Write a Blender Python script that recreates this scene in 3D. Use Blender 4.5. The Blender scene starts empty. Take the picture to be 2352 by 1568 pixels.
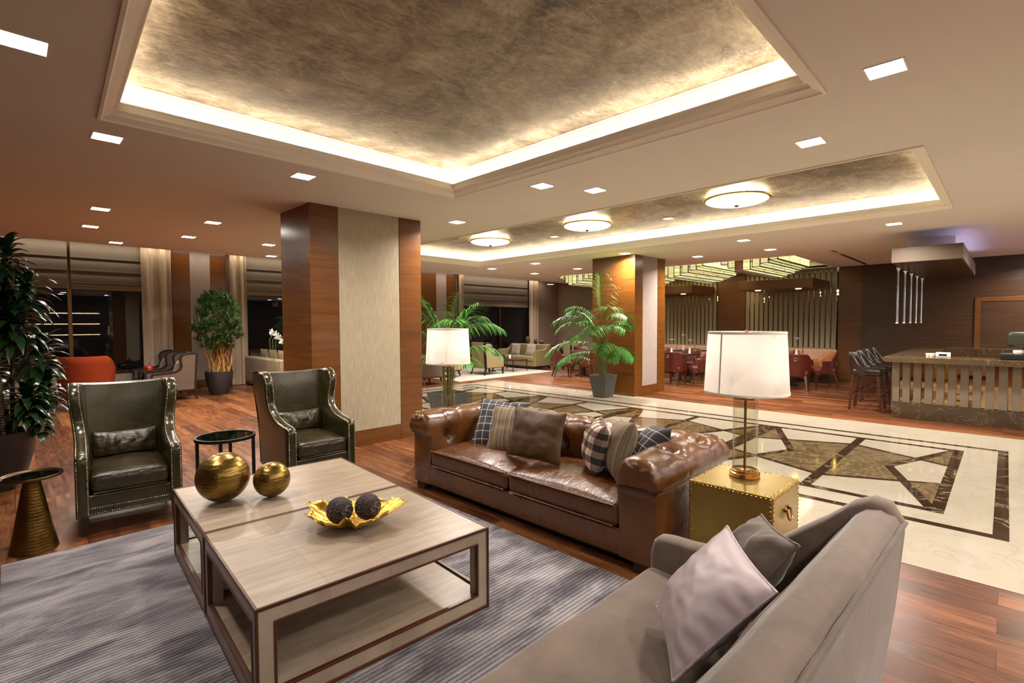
import bpy, bmesh, math, random
from mathutils import Vector, Matrix, noise
PI = math.pi
S = bpy.context.scene
COL = S.collection
R = random.Random(7)

# ------------------------------------------------------------------ materials
def srgb(h):
    if isinstance(h, str):
        h = h.lstrip('#'); c = [int(h[i:i+2], 16)/255 for i in (0, 2, 4)]
    else:
        c = h
    return tuple((x/12.92 if x <= .04045 else ((x+.055)/1.055)**2.4) for x in c)+(1,)

class NT:
    def __init__(s, name):
        s.m = bpy.data.materials.new(name); s.m.use_nodes = True
        s.t = s.m.node_tree; s.n = s.t.nodes; s.b = s.n['Principled BSDF']; s.out = s.n['Material Output']
    def node(s, t, **k):
        x = s.n.new(t)
        for a, b in k.items():
            if hasattr(x, a): setattr(x, a, b)
        return x
    def link(s, a, b): s.t.links.new(a, b)
    def inp(s, x, key, v):
        if hasattr(v, 'is_output') or hasattr(v, 'links'): s.link(v, x.inputs[key])
        else: x.inputs[key].default_value = v
    def coord(s, kind='Object', scale=(1, 1, 1), rot=(0, 0, 0), loc=(0, 0, 0)):
        c = s.node('ShaderNodeTexCoord'); m = s.node('ShaderNodeMapping')
        m.inputs['Scale'].default_value = scale; m.inputs['Rotation'].default_value = rot; m.inputs['Location'].default_value = loc
        s.link(c.outputs[kind], m.inputs['Vector']); return m.outputs[0]
    def noise(s, v, scale, detail=4, rough=.55, dist=0):
        x = s.node('ShaderNodeTexNoise'); s.link(v, x.inputs['Vector'])
        x.inputs['Scale'].default_value = scale; x.inputs['Detail'].default_value = detail
        x.inputs['Roughness'].default_value = rough; x.inputs['Distortion'].default_value = dist
        return x.outputs['Fac']
    def wave(s, v, scale, dist=0, detail=2, dscale=1, axis='X', prof='SIN', wtype='BANDS'):
        x = s.node('ShaderNodeTexWave'); s.link(v, x.inputs['Vector'])
        x.wave_type = wtype; x.wave_profile = prof
        if wtype == 'BANDS': x.bands_direction = axis
        x.inputs['Scale'].default_value = scale; x.inputs['Distortion'].default_value = dist
        x.inputs['Detail'].default_value = detail; x.inputs['Detail Scale'].default_value = dscale
        return x.outputs['Fac']
    def ramp(s, fac, stops, interp='LINEAR'):
        x = s.node('ShaderNodeValToRGB'); x.color_ramp.interpolation = interp
        e = x.color_ramp.elements
        while len(e) < len(stops): e.new(.5)
        for k, (p, c) in enumerate(stops):
            e[k].position = p; e[k].color = srgb(c) if not (isinstance(c, tuple) and len(c) == 4) else c
        s.link(fac, x.inputs[0]); return x.outputs[0]
    def mix(s, fac, a, b, mode='MIX'):
        x = s.node('ShaderNodeMix'); x.data_type = 'RGBA'; x.blend_type = mode
        s.inp(x, 0, fac); s.inp(x, 6, a); s.inp(x, 7, b); return x.outputs[2]
    def math(s, op, a, b=0.0, c=0.0):
        x = s.node('ShaderNodeMath'); x.operation = op
        s.inp(x, 0, a); s.inp(x, 1, b); s.inp(x, 2, c); return x.outputs[0]
    def sep(s, v):
        x = s.node('ShaderNodeSeparateXYZ'); s.link(v, x.inputs[0]); return x.outputs
    def bump(s, h, strength=.3, dist=.01):
        x = s.node('ShaderNodeBump'); x.inputs['Strength'].default_value = strength; x.inputs['Distance'].default_value = dist
        s.link(h, x.inputs['Height']); s.link(x.outputs[0], s.b.inputs['Normal'])
    def set(s, **k):
        M = dict(col='Base Color', rough='Roughness', metal='Metallic', ior='IOR', trans='Transmission Weight', alpha='Alpha',
                 coat='Coat Weight', coatr='Coat Roughness', sheen='Sheen Weight', sheenr='Sheen Roughness', spec='Specular IOR Level',
                 ecol='Emission Color', emit='Emission Strength', sss='Subsurface Weight', sheent='Sheen Tint')
        for a, v in k.items():
            i = s.b.inputs[M[a]]
            if hasattr(v, 'links'): s.link(v, i)
            elif a in ('col', 'ecol', 'sheent'): i.default_value = srgb(v) if not (isinstance(v, tuple) and len(v) == 4) else v
            else: i.default_value = v
        return s

M = {}
def plain(name, col, rough=.5, var=None, vscale=6, bump=0, bscale=80, **k):
    t = NT(name); t.set(col=col, rough=rough, **k)
    v = None
    if var or bump: v = t.coord()
    if var:
        f = t.noise(v, vscale, 5, .6)
        t.set(col=t.ramp(f, [(.3, col), (.7, var)]))
    if bump: t.bump(t.noise(v, bscale, 4), bump, .01)
    M[name] = t.m; return t

def emit(name, col, s):
    t = NT(name); t.set(col=(0, 0, 0, 1), ecol=col, emit=s, rough=.6); M[name] = t.m

plain('ceiling', '#e3ddd5', .85, '#ddd7ce', .6)
plain('moulding', '#f4ecdf', .6)
plain('cove', '#efe9dd', .7)
plain('dark_metal', '#2b2420', .38, metal=.8)
plain('bronze', '#6d5638', .35, metal=1)
plain('brass', '#ac9250', .34, '#9c8244', 3, metal=.9, bump=.04, bscale=30)
plain('brass_bright', '#c9a45c', .18, metal=1)
plain('lamp_brass', '#b98f5e', .2, metal=1)
plain('chrome', '#c8c8cc', .15, metal=1)
plain('nail', '#cfc9b4', .25, metal=1)
plain('black_wood', '#1d1310', .35)
plain('espresso_wood', '#2a1710', .4)
plain('leg_wood', '#3a1f12', .35)
plain('chair_wood', '#4a2614', .32, '#3a1c0e', 8)
plain('trim_wood', '#522814', .35, '#421f0f', 10)
plain('planter_grey', '#4a4a44', .6)
plain('planter_dark', '#2a2526', .5)
plain('planter_big', '#241c1a', .35)
plain('soil', '#2a1c12', .95, bump=.6)
plain('black', '#0c0b0b', .3)
plain('black_gloss', '#070707', .05)
plain('white', '#e9e6df', .5)
plain('cream_shade', '#e8dfd0', .7)
plain('candle', '#f0d9ac', .5)
plain('red_glass', '#8e0f12', .06, coat=1)
plain('red_leather', '#602418', .38, '#501b12', 5)
plain('red_leather_dark', '#541e16', .4, '#461710', 5)
plain('tan_leather', '#a0602c', .4, '#8c5022', 5)
plain('orange_velvet', '#7c2a06', .9, '#6c2205', 4, spec=.2)
plain('red_velvet_dark', '#6b1c12', .8, sheen=.3)
plain('black_leather', '#251a17', .3, '#1c1311', 6)
plain('beige_linen', '#95836a', .85, '#84735a', 30, bump=.15, bscale=300)
plain('taupe_linen', '#5f4b3b', .85, '#513f31', 30, bump=.15, bscale=300)
plain('olive_fabric', '#8a7a55', .8, '#7c6c48', 25, bump=.1, bscale=300)
plain('pink_leather', '#b48f80', .5, '#a98373', 3)
plain('leaf', '#2c5a22', .38, '#1d4217', 9)
plain('leaf_light', '#5a9a3a', .4, '#2f7a2a', 9)
plain('leaf_dark', '#1f3d1c', .3, '#152c14', 9)
plain('leaf_mid', '#4f6e38', .4, '#36552a', 9)
plain('stem_green', '#5a6a32', .5)
plain('cane', '#3a3222', .7)
plain('straw', '#b98a4c', .8, '#8a5f2e', 12, bump=.4, bscale=60)
plain('trunk_palm', '#a8834a', .7, '#6a6a30', 8)
plain('taupe_wall', '#9a8474', .9, '#8f7a6b', 3)
plain('sill_panel', '#9a8c78', .8)
plain('exterior_night', '#050507', .9)
plain('petal', '#efece6', .6)
plain('rug_light', '#b8ada0', .95, '#a89c90', 20)
plain('machine_green', '#34382c', .35)
plain('machine_dark', '#17191a', .4)
plain('crystal', '#dfe6f0', .06, metal=.9)
plain('slat_paint', '#6e6150', .5)
plain('slat_screen', '#8d826c', .5)
plain('canopy_wood', '#5b3a1c', .45, '#4e3016', 4)
plain('canopy_metal', '#57452e', .5, '#4c3b26', 2)
plain('white_cloth', '#dedad2', .8)
plain('smoked_vase', '#4a3a2c', .15)
plain('green_goblet', '#7fae9d', .1)
plain('gold_inner', '#c0a04a', .3, metal=1)
emit('led', '#fff5e2', 15)
emit('downlight_and_fill_lens', '#fff6e8', 22)
emit('amber_lens', '#ffcf62', 7)
emit('bulb', '#ffe6c4', 2.5)
emit('violet_led', '#9c92ff', 1.2)
emit('shelf_led', '#ffe2b4', 10)

# glass with night behind it / clear glass
def glass(name, tint, rough, frac_ior=1.5, absorb=None):
    t = NT(name)
    tr = t.node('ShaderNodeBsdfTransparent'); gl = t.node('ShaderNodeBsdfGlossy'); mx = t.node('ShaderNodeMixShader'); fr = t.node('ShaderNodeLayerWeight')
    tr.inputs[0].default_value = srgb(tint); gl.inputs['Roughness'].default_value = rough
    r0 = ((frac_ior-1)/(frac_ior+1))**2
    t.link(t.math('MULTIPLY_ADD', t.math('POWER', fr.outputs['Facing'], 4.0), .8*(1-r0), r0), mx.inputs[0]); t.link(tr.outputs[0], mx.inputs[1]); t.link(gl.outputs[0], mx.inputs[2]); t.link(mx.outputs[0], t.out.inputs[0])
    M[name] = t.m
glass('glass_clear', '#f7f7f2', .02)
glass('glass_window', '#9a9a98', .01, 1.75)
glass('glass_smoked', '#5a6a58', .03, 2.1)

def m_wood_floor():
    t = NT('wood_floor'); v = t.coord('Object', rot=(0, 0, PI/2))
    br = t.node('ShaderNodeTexBrick'); t.link(v, br.inputs['Vector'])
    br.offset = .37; br.inputs['Scale'].default_value = 1; br.inputs['Brick Width'].default_value = 2.1; br.inputs['Row Height'].default_value = .185
    br.inputs['Mortar Size'].default_value = .0016; br.inputs['Mortar Smooth'].default_value = .1; br.inputs['Bias'].default_value = 0
    br.inputs['Color1'].default_value = (0, 0, 0, 1); br.inputs['Color2'].default_value = (1, 1, 1, 1); br.inputs['Mortar'].default_value = (.5, .5, .5, 1)
    plank = br.outputs['Color']
    add = t.node('ShaderNodeVectorMath'); add.operation = 'ADD'
    sc = t.node('ShaderNodeVectorMath'); sc.operation = 'SCALE'; sc.inputs['Scale'].default_value = 17
    t.link(plank, sc.inputs[0]); t.link(v, add.inputs[0]); t.link(sc.outputs[0], add.inputs[1])
    mp = t.node('ShaderNodeMapping'); mp.inputs['Scale'].default_value = (1.2, 9, 1); t.link(add.outputs[0], mp.inputs[0])
    g = t.noise(mp.outputs[0], 2.2, 6, .62, 1.1)
    fine = t.noise(mp.outputs[0], 12, 3, .5, .3)
    base = t.ramp(t.math('ADD', t.math('MULTIPLY', g, .72), t.math('MULTIPLY', t.sep(plank)[0], .27)),
                  [(.26, '#351c0f'), (.42, '#562f1a'), (.56, '#764627'), (.76, '#9a663d')])
    c = t.mix(t.math('MULTIPLY', fine, .35), base, srgb('#3a2010'), 'MIX')
    c = t.mix(br.outputs['Fac'], c, srgb('#24100a'))
    t.set(col=c, rough=t.ramp(g, [(.3, (.27, .27, .27, 1)), (.8, (.4, .4, .4, 1))]), spec=.4)
    h = t.math('SUBTRACT', t.math('MULTIPLY', g, .15), br.outputs['Fac'])
    t.bump(h, .25, .002); M['wood_floor'] = t.m
m_wood_floor()

def m_marble(name, base, base2, vein, vs=2.2, vw=.035, rough=.07, sharp=1.0, amount=1.0):
    t = NT(name); v = t.coord('Object')
    f = t.noise(v, 1.4, 6, .6, .6)
    c = t.ramp(f, [(.3, base), (.7, base2)])
    n = t.noise(v, vs, 8, .62, 1.6)
    d = t.math('ABSOLUTE', t.math('SUBTRACT', n, .5))
    line = t.ramp(d, [(0, (amount, amount, amount, 1)), (vw, (0, 0, 0, 1))])
    c = t.mix(line, c, srgb(vein)); t.set(col=c, rough=rough); M[name] = t.m
m_marble('marble_cream', '#a39b8b', '#9b9281', '#8f8571', 1.3, .02, .07, amount=.5)
m_marble('marble_dark', '#2c2016', '#36281b', '#85755e', 1.1, .012, .08)
m_marble('marble_brown', '#4f412d', '#615139', '#8f7d5e', 4, .05, .08, amount=.6)
m_marble('marble_bar', '#4a3c2c', '#3b2d20', '#a58c68', 2.6, .006, .12, amount=.7)
m_marble('marble_bar_side', '#5a4a38', '#4a3b2a', '#a58c68', 2.6, .006, .12, amount=.7)

def m_leaf_plaster():
    t = NT('silver_leaf'); v = t.coord('Object')
    a = t.noise(v, 1.5, 8, .7, 1.4); b = t.noise(t.coord('Object', scale=(1, 2.2, 1), rot=(0, 0, .7)), 8, 9, .78, 1.2)
    f = t.math('ADD', t.math('MULTIPLY', a, .55), t.math('MULTIPLY', b, .5))
    c = t.ramp(f, [(.40, '#413527'), (.48, '#6c5c48'), (.54, '#8b7b66'), (.66, '#b5a792')])
    t.set(col=c, rough=.42, metal=.25); t.bump(b, .2, .01); M['silver_leaf'] = t.m
m_leaf_plaster()

def m_veneer(name, c1, c2, c3, rough=.28, scale=(1.0, 1.0, 14.0), blk=(1.2, .62)):
    t = NT(name); v = t.coord('Object', scale=scale)
    g = t.noise(v, 1.6, 6, .6, .5); f = t.noise(v, 9, 3, .5)
    c = t.ramp(t.math('ADD', t.math('MULTIPLY', g, .8), t.math('MULTIPLY', f, .2)), [(.3, c1), (.5, c2), (.72, c3)])
    t.set(col=c, rough=rough, coat=.06, coatr=.2); M[name] = t.m
m_veneer('walnut', '#4e2d0d', '#643a12', '#734619')
m_veneer('walnut_dark', '#241407', '#37200d', '#462b13', .4)
m_veneer('walnut_mid', '#452609', '#57330f', '#653e17', .35)

def m_linen(name, a, b, sc=(220, 220, 6), rough=.9):
    t = NT(name); v = t.coord('Object', scale=sc)
    n = t.noise(v, 1, 2, .5); c = t.ramp(n, [(.3, a), (.7, b)])
    t.set(col=c, rough=rough); t.bump(n, .12, .004); M[name] = t.m
m_linen('linen_panel', '#93866f', '#b3a68d')
m_linen('linen_grey', '#8b7d76', '#a3958d')
m_linen('curtain_cloth', '#a8957f', '#b7a48e', (120, 120, 8))
m_linen('blind_cloth', '#6b6256', '#7a7064', (60, 60, 200))

def m_leather(name, a, b, rough=.3, wr=.35, ws=7):
    t = NT(name); v = t.coord('Object')
    n = t.noise(v, 3, 5, .6, .4); c = t.ramp(n, [(.3, a), (.7, b)])
    w = t.noise(t.coord('Object', scale=(.6, 2.2, 1)), ws, 4, .55, 1.6); f = t.noise(v, 160, 2)
    t.set(col=c, rough=t.ramp(n, [(.3, (rough*.8,)*3+(1,)), (.7, (rough*1.35,)*3+(1,))]), spec=.6)
    t.bump(t.math('ADD', t.math('MULTIPLY', w, 1), t.math('MULTIPLY', f, .12)), wr, .02); M[name] = t.m
m_leather('leather_brown', '#4a290d', '#633b15', .26, .16, 9)
m_leather('leather_brown_cushion', '#45260d', '#5a3415', .24, .4, 11)
m_leather('leather_olive', '#241f0d', '#352f15', .2, .08, 7)
m_leather('leather_olive_pillow', '#261e0e', '#372c16', .22, .6, 9)

def m_velvet(name, a, b, sheen=.5, rough=.8, bs=.2, s=2.2, tint='#ffffff'):
    t = NT(name); v = t.coord('Object')
    n = t.noise(v, s, 5, .65, .5); c = t.ramp(n, [(.3, a), (.7, b)])
    t.set(col=c, rough=rough, sheen=sheen, sheenr=.4, sheent=tint); t.bump(t.noise(v, 6, 4, .6, .8), bs, .02); M[name] = t.m
m_velvet('velvet_grey', '#5f5047', '#776659', .3, s=3.5)
m_velvet('velvet_grey_dark', '#54473f', '#63554b', .3, bs=.35)
m_velvet('velvet_brown', '#432b10', '#523615', .03, .55, .4)
m_velvet('satin_lilac', '#ab9ca2', '#b5a6aa', .1, .4, .03)

def uvpat(name, fn, rough=.85):
    t = NT(name); c = t.node('ShaderNodeTexCoord'); o = t.sep(c.outputs['UV']); t.set(col=fn(t, o[0], o[1]), rough=rough); M[name] = t.m
def stripe(t, x, n, w, off=0.0):
    f = t.math('FRACT', t.math('ADD', t.math('MULTIPLY', x, n), off)); return t.math('LESS_THAN', f, w)
def f_plaid(t, u, v):
    a = t.math('MAXIMUM', stripe(t, u, 6.5, .07, .5), stripe(t, v, 6.5, .07, .5))
    return t.mix(a, srgb('#2b2930'), srgb('#b9b2a6'))
def f_check(t, u, v):
    a = stripe(t, u, 4, .5, .25); b = stripe(t, v, 4, .5, .1)
    s = t.math('ADD', a, b); c = t.ramp(t.math('MULTIPLY', s, .5), [(0, '#c9bcae'), (.34, '#6d5a50'), (.75, '#1d1714')], 'CONSTANT')
    d = t.math('MULTIPLY', stripe(t, u, 8, .5, 0), .25); return t.mix(d, c, srgb('#7c4a32'))
def f_stripes(t, u, v):
    cb = t.node('ShaderNodeCombineXYZ'); t.link(u, cb.inputs[0])
    n = t.noise(cb.outputs[0], 28, 2, .6)
    return t.ramp(n, [(.32, '#2c2016'), (.42, '#5e4830'), (.5, '#857359'), (.55, '#35291f'), (.64, '#736a60'), (.72, '#533a20')])
def f_lattice(t, u, v):
    a = t.math('SINE', t.math('MULTIPLY', t.math('ADD', u, v), 44)); b = t.math('SINE', t.math('MULTIPLY', t.math('SUBTRACT', u, v), 44))
    k = t.math('GREATER_THAN', t.math('ABSOLUTE', t.math('MULTIPLY', a, b)), .35); return t.mix(k, srgb('#d8d2c6'), srgb('#5d564c'))
uvpat('plaid', f_plaid); uvpat('check', f_check); uvpat('stripes', f_stripes); uvpat('lattice', f_lattice)

def m_rug():
    t = NT('rug_ribbed'); v = t.coord('Object')
    rib = t.wave(v, 12.0, .8, 2, 8, 'Y')
    mp = t.node('ShaderNodeMapping'); mp.inputs['Scale'].default_value = (1.5, 4.2, 1); t.link(v, mp.inputs[0])
    n = t.noise(mp.outputs[0], 1.6, 6, .62, .5); f = t.noise(v, 240, 2)
    tone = t.ramp(t.math('ADD', t.math('MULTIPLY', n, .85), t.math('MULTIPLY', f, .22)), [(.40, '#3f3a43'), (.49, '#6c666c'), (.58, '#8f898d'), (.72, '#a9a2a2')])
    dark = t.math('MULTIPLY', t.math('POWER', t.math('SUBTRACT', 1.0, rib), 1.6), t.math('MULTIPLY_ADD', n, -1.0, 1.25))
    c = t.mix(dark, tone, srgb('#2b2730')); t.set(col=c, rough=.95, sheen=.2)
    t.bump(t.math('ADD', rib, t.math('MULTIPLY', f, .3)), .6, .006); M['rug_ribbed'] = t.m
m_rug()

def m_shagreen():
    t = NT('shagreen'); v = t.coord('Object')
    br = t.node('ShaderNodeTexBrick'); t.link(v, br.inputs['Vector']); br.offset = 0
    br.inputs['Scale'].default_value = 1; br.inputs['Brick Width'].default_value = .2933; br.inputs['Row Height'].default_value = .2375
    br.inputs['Mortar Size'].default_value = .004; br.inputs['Mortar Smooth'].default_value = 1
    br.inputs['Color1'].default_value = (0, 0, 0, 1); br.inputs['Color2'].default_value = (1, 1, 1, 1); br.inputs['Mortar'].default_value = (.3, .3, .3, 1)
    mp = t.node('ShaderNodeMapping'); mp.inputs['Scale'].default_value = (2.2, 16, 2); t.link(v, mp.inputs[0])
    n = t.noise(mp.outputs[0], 1.6, 5, .6, .3); f = t.noise(v, 220, 2)
    k = t.math('ADD', t.math('MULTIPLY', n, .8), t.math('MULTIPLY', t.sep(br.outputs['Color'])[0], .12))
    c = t.ramp(k, [(.25, '#857463'), (.45, '#988775'), (.65, '#a99986')])
    c = t.mix(t.math('MULTIPLY', br.outputs['Fac'], .45), c, srgb('#7d6a50'))
    t.set(col=c, rough=.34); t.bump(f, .1, .003); M['shagreen'] = t.m
m_shagreen()

def m_gold(name, a, b, rough, bs, bscale):
    t = NT(name); v = t.coord('Object')
    n = t.noise(v, 5, 5, .65, .6); w = t.wave(t.coord('Object'), 14, 3, 3, 2, 'Z')
    t.set(col=t.ramp(n, [(.3, a), (.7, b)]), rough=t.ramp(n, [(.3, (rough*.7,)*3+(1,)), (.7, (rough*1.5,)*3+(1,))]), metal=.92)
    t.bump(t.math('ADD', t.noise(v, bscale, 4, .6, .5), t.math('MULTIPLY', w, .25)), bs, .006); M[name] = t.m
m_gold('gold_sphere', '#745c2a', '#997c42', .3, .5, 14)
m_gold('gold_leaf', '#c08f2c', '#dcb85c', .26, .35, 40)
m_gold('cone_bronze', '#57401c', '#7c5c28', .35, .5, 10)

def m_carved():
    t = NT('carved_wood'); v = t.coord('Object')
    vo = t.node('ShaderNodeTexVoronoi'); t.link(v, vo.inputs['Vector']); vo.inputs['Scale'].default_value = 26
    d = vo.outputs['Distance']; rings = t.math('SINE', t.math('MULTIPLY', d, 22))
    t.set(col=t.ramp(rings, [(.1, '#2e2322'), (.9, '#5d4c48')]), rough=.6); t.bump(rings, .8, .008); M['carved_wood'] = t.m
m_carved()

def m_shade():
    t = NT('lamp_shade')
    d = t.node('ShaderNodeBsdfDiffuse'); d.inputs[0].default_value = srgb('#dcd4ca'); tr = t.node('ShaderNodeBsdfTranslucent'); tr.inputs[0].default_value = srgb('#e6dfd8')
    mx = t.node('ShaderNodeMixShader'); mx.inputs[0].default_value = .5
    t.link(d.outputs[0], mx.inputs[1]); t.link(tr.outputs[0], mx.inputs[2]); t.link(mx.outputs[0], t.out.inputs[0]); M['lamp_shade'] = t.m
m_shade()

def m_dome():
    t = NT('dome_glass'); v = t.coord('Object'); n = t.noise(v, 18, 3)
    t.set(col='#efe8cc', rough=.3, ecol=t.ramp(n, [(.3, '#e7e2a8'), (.7, '#fffbe6')]), emit=4.5); M['dome_glass'] = t.m
m_dome()
def m_art(name, a, b, c_, emit_s=1.0):
    t = NT(name); v = t.coord('Object', scale=(1, 1, 1)); n = t.noise(v, 5, 4, .6, 1.5); w = t.wave(v, 2.4, 2, 2, 1, 'Z')
    k = t.math('ADD', t.math('MULTIPLY', n, .6), t.math('MULTIPLY', w, .4))
    c = t.ramp(k, [(.25, a), (.5, b), (.75, c_)])
    t.set(col=c, rough=.2, ecol=c, emit=emit_s); M[name] = t.m
m_art('art_glass', '#c2b06a', '#d6cea0', '#b9c08a', .42)
m_art('art_glass_green', '#a8aa58', '#c6c888', '#d3d0aa', .55)
m_art('art_glass_amber', '#7a4a22', '#a06a32', '#8a5a2a', .05)
def m_paint():
    t = NT('painting_pink'); v = t.coord('Object'); n = t.noise(v, 5, 5, .7, 1)
    t.set(col=t.ramp(n, [(.35, '#8e5a55'), (.5, '#cdb7b2'), (.62, '#7a3a3c')]), rough=.6); M['painting_pink'] = t.m
m_paint()
def m_mirror():
    t = NT('bar_mirror'); t.set(col='#c9ad84', metal=1, rough=.03); M['bar_mirror'] = t.m
m_mirror()
def m_bark():
    t = NT('cane_ringed'); v = t.coord('Object'); w = t.wave(v, 12, 1, 2, 2, 'Z')
    t.set(col=t.ramp(w, [(.3, '#1f1a12'), (.7, '#5a4c30')]), rough=.7); t.bump(w, .4, .004); M['cane_ringed'] = t.m
m_bark()

# ------------------------------------------------------------------ mesh builder
class MB:
    def __init__(s): s.v = []; s.f = []; s.mi = []; s.uv = {}
    def add(s, vs, fs, mi=0, T=None):
        o = len(s.v)
        s.v += [tuple(T @ Vector(p)) if T else tuple(p) for p in vs]
        s.f += [tuple(i+o for i in f) for f in fs]; s.mi += [mi]*len(fs); return o
    def box(s, x0, x1, y0, y1, z0, z1, mi=0, T=None):
        s.add([(x0, y0, z0), (x1, y0, z0), (x1, y1, z0), (x0, y1, z0), (x0, y0, z1), (x1, y0, z1), (x1, y1, z1), (x0, y1, z1)],
              [(0, 3, 2, 1), (4, 5, 6, 7), (0, 1, 5, 4), (1, 2, 6, 5), (2, 3, 7, 6), (3, 0, 4, 7)], mi, T); return s
    def quad(s, a, b, c, d, mi=0): s.add([a, b, c, d], [(0, 1, 2, 3)], mi); return s
    def poly(s, pts, mi=0): s.add(pts, [tuple(range(len(pts)))], mi); return s
    def grid(s, fn, nu, nv, mi=0, closeu=False, closev=False, uv=False, T=None):
        vs = [fn(i/(nu-(0 if closeu else 1)), j/(nv-(0 if closev else 1))) for i in range(nu) for j in range(nv)]
        fs = []
        for i in range(nu if closeu else nu-1):
            for j in range(nv if closev else nv-1):
                a = i*nv+j; b = ((i+1) % nu)*nv+j; c = ((i+1) % nu)*nv+(j+1) % nv; d = i*nv+(j+1) % nv
                fs.append((a, b, c, d))
        o = s.add(vs, fs, mi, T)
        if uv:
            for i in range(nu):
                for j in range(nv): s.uv[o+i*nv+j] = (i/(nu-1), j/(nv-1))
        return o
    def lathe(s, prof, n=24, mi=0, T=None, cap0=True, cap1=True):
        vs = []; k = len(prof)
        for i in range(n):
            a = 2*PI*i/n
            for r, z in prof: vs.append((r*math.cos(a), r*math.sin(a), z))
        fs = [(i*k+j, ((i+1) % n)*k+j, ((i+1) % n)*k+j+1, i*k+j+1) for i in range(n) for j in range(k-1)]
        if cap0: fs.append(tuple(i*k for i in reversed(range(n))))
        if cap1: fs.append(tuple(i*k+k-1 for i in range(n)))
        s.add(vs, fs, mi, T); return s
    def cyl(s, x, y, z0, z1, r, r1=None, n=16, mi=0):
        return s.lathe([(r, z0), (r if r1 is None else r1, z1)], n, mi, Matrix.Translation((x, y, 0)))
    def tube(s, pts, r, n=8, mi=0, caps=True):
        pts = [Vector(p) for p in pts]; k = len(pts); rr = r if isinstance(r, (list, tuple)) else [r]*k
        vs = []; prev = None
        for i, p in enumerate(pts):
            t = (pts[min(i+1, k-1)]-pts[max(i-1, 0)]).normalized()
            if prev is None:
                up = Vector((0, 0, 1)) if abs(t.z) < .9 else Vector((1, 0, 0)); nrm = t.cross(up).normalized()
            else:
                nrm = (prev-t*prev.dot(t)).normalized()
            prev = nrm; bi = t.cross(nrm)
            for j in range(n):
                a = 2*PI*j/n; vs.append(p+(nrm*math.cos(a)+bi*math.sin(a))*rr[i])
        fs = [(i*n+j, i*n+(j+1) % n, (i+1)*n+(j+1) % n, (i+1)*n+j) for i in range(k-1) for j in range(n)]
        if caps: fs += [tuple(reversed(range(n))), tuple((k-1)*n+j for j in range(n))]
        s.add(vs, fs, mi); return s
    def bar(s, p, q, w, h=None, mi=0, w2=None):
        p = Vector(p); q = Vector(q); h = w if h is None else h; t = (q-p).normalized()
        up = Vector((0, 0, 1)) if abs(t.z) < .95 else Vector((0, 1, 0))
        a = t.cross(up).normalized(); b = a.cross(t); k = 1 if w2 is None else w2/w
        vs = [p-a*w/2-b*h/2, p+a*w/2-b*h/2, p+a*w/2+b*h/2, p-a*w/2+b*h/2, q-a*w/2*k-b*h/2*k, q+a*w/2*k-b*h/2*k, q+a*w/2*k+b*h/2*k, q-a*w/2*k+b*h/2*k]
        s.add(vs, [(0, 3, 2, 1), (4, 5, 6, 7), (0, 1, 5, 4), (1, 2, 6, 5), (2, 3, 7, 6), (3, 0, 4, 7)], mi); return s
    def prism(s, poly, d0, d1, place, mi=0):
        n = len(poly); vs = [place(a, b, d0) for a, b in poly]+[place(a, b, d1) for a, b in poly]
        fs = [tuple(range(n)), tuple(reversed(range(n, 2*n)))]+[(i, (i+1) % n, n+(i+1) % n, n+i) for i in range(n)]
        s.add(vs, fs, mi); return s
    def sphere(s, c, r, nu=20, nv=12, mi=0, sc=(1, 1, 1)):
        c = Vector(c); prof = [(max(1e-4, math.sin(PI*j/nv))*r, -math.cos(PI*j/nv)*r) for j in range(nv+1)]
        return s.lathe(prof, nu, mi, Matrix.Translation(c) @ Matrix.Diagonal((sc[0], sc[1], sc[2], 1)), False, False)
    def soft(s, x0, x1, y0, y1, z0, z1, r, n=8, crown=0, mi=0, T=None, pinch=0, wob=0, seed=0):
        c = Vector(((x0+x1)/2, (y0+y1)/2, (z0+z1)/2)); h = Vector(((x1-x0)/2, (y1-y0)/2, (z1-z0)/2)); r = min(r, h.x, h.y, h.z)*.999
        res = {}; vs = []; fs = []
        def knots(H):
            m = max(2, int(n*max(.35, H/max(h))))
            e = [-H, -H+r*.3, -H+r*.7]; q = [(-H+r)+(2*H-2*r)*k/m for k in range(m+1)]
            return e+q+[H-r*.7, H-r*.3, H]
        K = [knots(h[i]) for i in range(3)]
        def vid(p):
            k = tuple(round(a, 6) for a in p)
            if k in res: return res[k]
            q = Vector(p); inn = Vector([max(-h[i]+r, min(h[i]-r, q[i])) for i in range(3)]); d = q-inn
            if d.length > 1e-9:
                m = max(abs(d.x), abs(d.y), abs(d.z))/r
                # map cube shell to rounded shell
                q = inn+d.normalized()*r*min(1, m)
            u, w = q.x/h.x, q.y/h.y
            if crown: q = q+Vector((0, 0, crown*max(0, 1-u*u)**.7*max(0, 1-w*w)**.7*(1 if q.z > 0 else -.15)))
            if wob: q = q+Vector((0, 0, wob*noise.noise(Vector((q.x*5+seed, q.y*5, q.z*5)))))
            res[k] = len(vs); vs.append(c+q); return res[k]
        for ax in range(3):
            a, b = [i for i in range(3) if i != ax]
            for sg in (-1, 1):
                for i in range(len(K[a])-1):
                    for j in range(len(K[b])-1):
                        f = []
                        for (ii, jj) in ((i, j), (i+1, j), (i+1, j+1), (i, j+1)):
                            p = [0, 0, 0]; p[ax] = sg*h[ax]; p[a] = K[a][ii]; p[b] = K[b][jj]; f.append(vid(p))
                        if (sg > 0) == (ax == 1): f.reverse()
                        fs.append(tuple(f))
        s.add(vs, fs, mi, T); return s
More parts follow.
